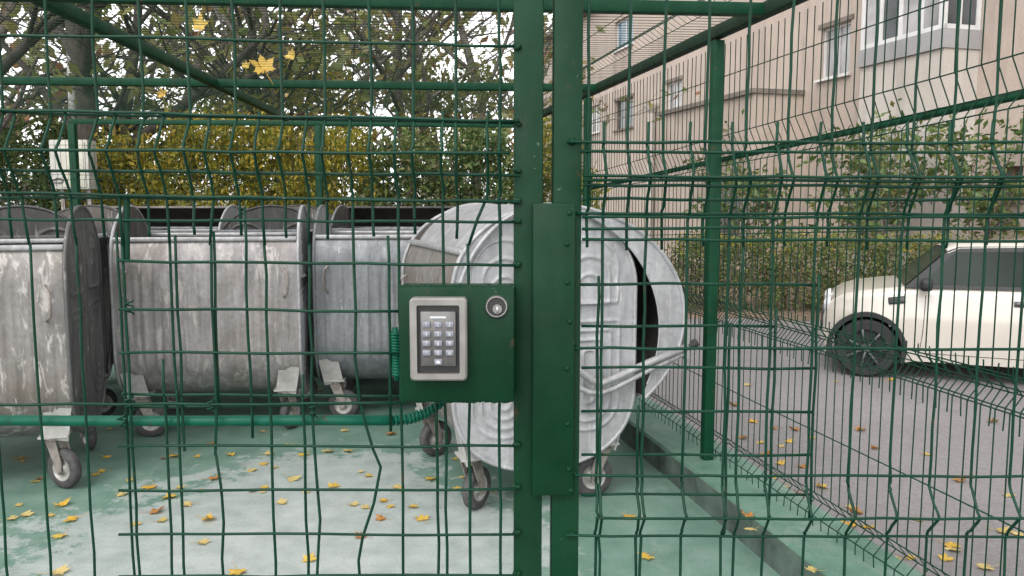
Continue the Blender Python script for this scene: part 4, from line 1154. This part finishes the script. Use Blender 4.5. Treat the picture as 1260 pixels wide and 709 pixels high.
# overhead wires across the facade
# ------------------------------------------------------------------ cars
paint_w = None
m, n, l, b = newmat('cream_white_car_paint')
f = noise(n, l, 2.5, 5); l.new(ramp(n, l, f, [(.3, (.46, .42, .37)), (.7, (.51, .47, .415))]), b.inputs['Base Color']); b.inputs['Roughness'].default_value = .28
b.inputs['Coat Weight'].default_value = .5; b.inputs['Coat Roughness'].default_value = .08; paint_w = m
car_glass = glass('car_glass', (.018, .026, .022)); car_glass.node_tree.nodes['Principled BSDF'].inputs['Specular IOR Level'].default_value = .06; alloy = simple('alloy_rim', (.10, .10, .105), .4, .5, .2, 20)
trim = simple('dark_car_trim', (.012, .012, .013), .6, 0, .2, 15); tyre_m = simple('car_tyre', (.016, .016, .016), .8, 0, .3, 15); lampm = simple('lamp_glass', (.6, .6, .62), .15, .2, .1, 20)
def make_car():
    root = empty('parked_car')
    def sy(z): return 1-(.16*(z-.64)**2/.12 if z > .64 else .05*((.64-z)/.4)**2)*.62-(.010 if z > .74 else 0)
    WRd, AR = .305, .365; xf, xr_ = 0.0, 2.50; HWd = .84
    top = [(-.40, .32), (-.43, .44), (-.43, .58), (-.40, .69), (-.34, .78), (-.24, .85), (-.08, .90), (.2, .94), (.40, .962), (1.2, .975), (2.2, .985), (2.9, .985), (3.08, .93), (3.14, .75), (3.15, .50), (3.12, .30), (2.98, .22)]
    ol = top[:]
    for i in range(15): a = R(-22+i*(224/14.0)); ol.append((xr_+AR*math.cos(a), WRd+AR*math.sin(a)))
    ol += [(2.05, .20), (.45, .20)]
    for i in range(15): a = R(-22+i*(224/14.0)); ol.append((xf+AR*math.cos(a), WRd+AR*math.sin(a)))
    ol += [(-.40, .21)]
    bm = bmesh.new()
    vs = [bm.verts.new((x, -HWd, z)) for x, z in ol]; f0 = bm.faces.new(vs)
    ext = bmesh.ops.extrude_face_region(bm, geom=[f0]); nv = [e for e in ext['geom'] if isinstance(e, bmesh.types.BMVert)]
    for v in nv: v.co.y = HWd
    bm.normal_update()
    es = [e for e in bm.edges if abs(e.verts[0].co.y-e.verts[1].co.y) < 1e-6 and min(e.verts[0].co.z, e.verts[1].co.z) > .3 and max(e.verts[0].co.z, e.verts[1].co.z) > .5 and not any(math.hypot(v.co.x-c, v.co.z-WRd) < AR+.01 for v in e.verts for c in (xf, xr_))]
    bmesh.ops.bevel(bm, geom=es, offset=.075, segments=4, affect='EDGES', profile=.6)
    for zc in (.30, .42, .52, .60, .68, .74, .80, .88):
        bmesh.ops.bisect_plane(bm, geom=bm.verts[:]+bm.edges[:]+bm.faces[:], plane_co=(0, 0, zc), plane_no=(0, 0, 1))
    for xc in (-.3, -.1, .15, .5, 1.0, 1.7, 2.2, 2.7, 2.9):
        bmesh.ops.bisect_plane(bm, geom=bm.verts[:]+bm.edges[:]+bm.faces[:], plane_co=(xc, 0, 0), plane_no=(1, 0, 0))
    for v in bm.verts: v.co.y *= sy(v.co.z)
    # plan taper of the nose and tail
    for v in bm.verts:
        if v.co.x < .15: v.co.y *= 1-.34*min(1, ((.15-v.co.x)/.62))**2.4
        if v.co.x > 2.7: v.co.y *= 1-.16*min(1, ((v.co.x-2.7)/.45))**2
    bmesh.ops.recalc_face_normals(bm, faces=bm.faces[:])
    me = bpy.data.meshes.new('body'); bm.to_mesh(me); bm.free(); me.materials.append(paint_w)
    me.polygons.foreach_set('use_smooth', [True]*len(me.polygons)); me.set_sharp_from_angle(angle=R(35))
    body = bpy.data.objects.new('body', me); COL.objects.link(body); body.parent = root
    # cabin
    cab = [(.34, .95), (.74, 1.33), (.84, 1.37), (1.7, 1.39), (2.55, 1.35), (2.98, .97)]
    def yy(z): return .775-.20*max(0, (z-.95))/.43
    mb = MB(); k = len(cab)
    L = [(x, -yy(z), z) for x, z in cab]; R_ = [(x, yy(z), z) for x, z in cab]
    mb.add(L+R_, [tuple(range(k)), tuple(range(2*k-1, k-1, -1))]+[(i, i+1, i+1+k, i+k) for i in range(k-1)])
    mb.build('cabin', trim, root, fix=True)
    mb = MB()
    rows = []
    for (x, z) in ((.73, 1.325), (.84, 1.378), (1.5, 1.40), (1.9, 1.405), (2.5, 1.375), (2.62, 1.33)):
        w = yy(z)+.015; rows.append([(x, -w, z-.025), (x, -w+.03, z+.005), (x, -w*.5, z+.022), (x, 0, z+.028), (x, w*.5, z+.022), (x, w-.03, z+.005), (x, w, z-.025)])
    mb.grid(rows); mb.build('roof', paint_w, root, smooth=True)
    for sd_ in (-1, 1):
        for nm, P in (('window', [(.50, .995), (.80, 1.315), (1.58, 1.335), (1.58, .995)]), ('window', [(1.66, .995), (1.66, 1.335), (2.42, 1.315), (2.62, 1.10), (2.70, .995)])):
            mb = MB(); mb.add([(x, sd_*(yy(z)+.004), z) for x, z in P]+[(x, sd_*(yy(z)-.004), z) for x, z in P], [tuple(range(len(P))), tuple(range(2*len(P)-1, len(P)-1, -1))]+[(i, (i+1) % len(P), (i+1) % len(P)+len(P), i+len(P)) for i in range(len(P))])
            mb.build(nm, car_glass, root, fix=True)
        # door seams
        mb = MB()
        for P in ([(.50, .30), (.52, .5), (.525, .64), (.53, .74), (.532, .80), (.535, .88)], [(1.60, .28), (1.615, .5), (1.62, .64), (1.62, .74), (1.62, .80), (1.62, .88)], [(.50, .29), (1.60, .28)]):
            mb.tube([(x, sd_*(HWd*sy(z)+.0005), z) for x, z in P], .0035, 4)
        mb.build('door_seam', trim, root)
        mb = MB(); mb.bbox((1.40, sd_*(HWd*sy(.83)+.018), .83), (.16, .022, .026), .008); mb.bbox((1.40, sd_*(HWd*sy(.825)+.004), .825), (.19, .008, .06), .003); mb.build('door_handle', alloy, root, smooth=True, angle=50)
        mb = MB(); mb.bbox((.27, sd_*(HWd*sy(.82)+.004), .82), (.16, .016, .075), .012, Euler((R(18*sd_), R(-8), 0)).to_matrix()); mb.build('side_vent', trim, root, smooth=True, angle=50)
        mb = MB(); mb.bbox((.32, sd_*(HWd*sy(.82)+.013), .825), (.045, .008, .055), .004); mb.build('indicator', alloy, root, smooth=True, angle=50)
        mb = MB(); mb.bbox((.52, sd_*(.90), 1.0), (.12, .19, .13), .04); mb.tube([(.50, sd_*.77, .965), (.52, sd_*.86, .98)], .02, 6); mb.build('mirror', trim, root, smooth=True, angle=50)
        for cx in (xf, xr_):
            mb = MB(); A = [R(-18+i*9) for i in range(25)]
            rows = [[(cx+q*math.cos(a), sd_*y, WRd+q*math.sin(a)) for a in A] for q, y in ((AR-.035, HWd-.2), (AR-.03, HWd+.012), (AR+.012, HWd+.014), (AR+.022, HWd-.01))]
            mb.grid(rows); mb.build('arch_trim', trim, root, smooth=True, angle=40)
            wh = empty('wheel', (cx, sd_*(HWd-.10), WRd)); wh.parent = root
            mb = MB(); s_ = sd_
            mb.lathe([(.20, -.10), (.28, -.105), (.303, -.08), (.305, 0), (.303, .08), (.28, .105), (.22, .10), (.205, .07)], (0, 0, 0), 'Y', 36); mb.build('tyre', tyre_m, wh, smooth=True, angle=40)
            mb = MB(); mb.lathe([(.0001, s_*.05), (.21, s_*.045), (.222, s_*.095), (.205, s_*.1), (.20, s_*.06)], (0, 0, 0), 'Y', 32, 1)
            for q in range(7):
                a = 2*PI*q/7; mb.bar((.03*math.cos(a), s_*.085, .03*math.sin(a)), (.205*math.cos(a), s_*.092, .205*math.sin(a)), .05, .02, 0)
            mb.lathe([(.0001, s_*.10), (.045, s_*.10), (.055, s_*.08)], (0, 0, 0), 'Y', 14, 0)
            mb.build('rim', [alloy, trim], wh, smooth=True, angle=40)
        mb = MB(); mb.lathe([(.0001, -.05), (.06, -.045), (.09, -.02), (.10, .02)], (-.38, sd_*.44, .70), 'X', 18); mb.build('headlight', lampm, root, smooth=True)
        mb = MB(); mb.bbox((3.10, sd_*.68, .80), (.05, .12, .22), .02); mb.build('taillight', simple('red_lamp', (.4, .02, .02), .2, 0, .1), root, smooth=True, angle=40)
    mb = MB(); mb.bbox((-.425, 0, .52), (.05, .9, .20), .02); mb.build('grille', trim, root, smooth=True, angle=40)
    mb = MB(); mb.bbox((1.3, 0, .27), (3.2, 1.5, .12), .02); mb.build('underbody', trim, root)
    mb = MB(); P = [(.355, .955), (.73, 1.322)]
    mb.add([(P[0][0]-.012, -.70, P[0][1]+.01), (P[1][0]-.012, -.54, P[1][1]+.0), (P[1][0]-.012, .54, P[1][1]), (P[0][0]-.012, .70, P[0][1]+.01)], [(0, 1, 2, 3)]); mb.build('windscreen', car_glass, root)
    return root
car = make_car()
wheel_p = atZ(1054, 462, ROAD_Z)
car.location = (wheel_p.x+.08+.74*math.sin(R(22)), wheel_p.y+.74*math.cos(R(22)), ROAD_Z); car.rotation_euler = (0, 0, R(-22))
tag(car, 'cream white car with black windscreen pillar parked on the road at right', 'car', 'parked cars')
car2 = copy_tree(car); q = atZ(838, 292, ROAD_Z-.0)
q = Vector(((838-630)/FPX*31, 31, ROAD_Z)); car2.location = q; car2.rotation_euler = (0, 0, R(75))
car2['label'] = 'far white car glimpsed left of the fence post near the blue door'
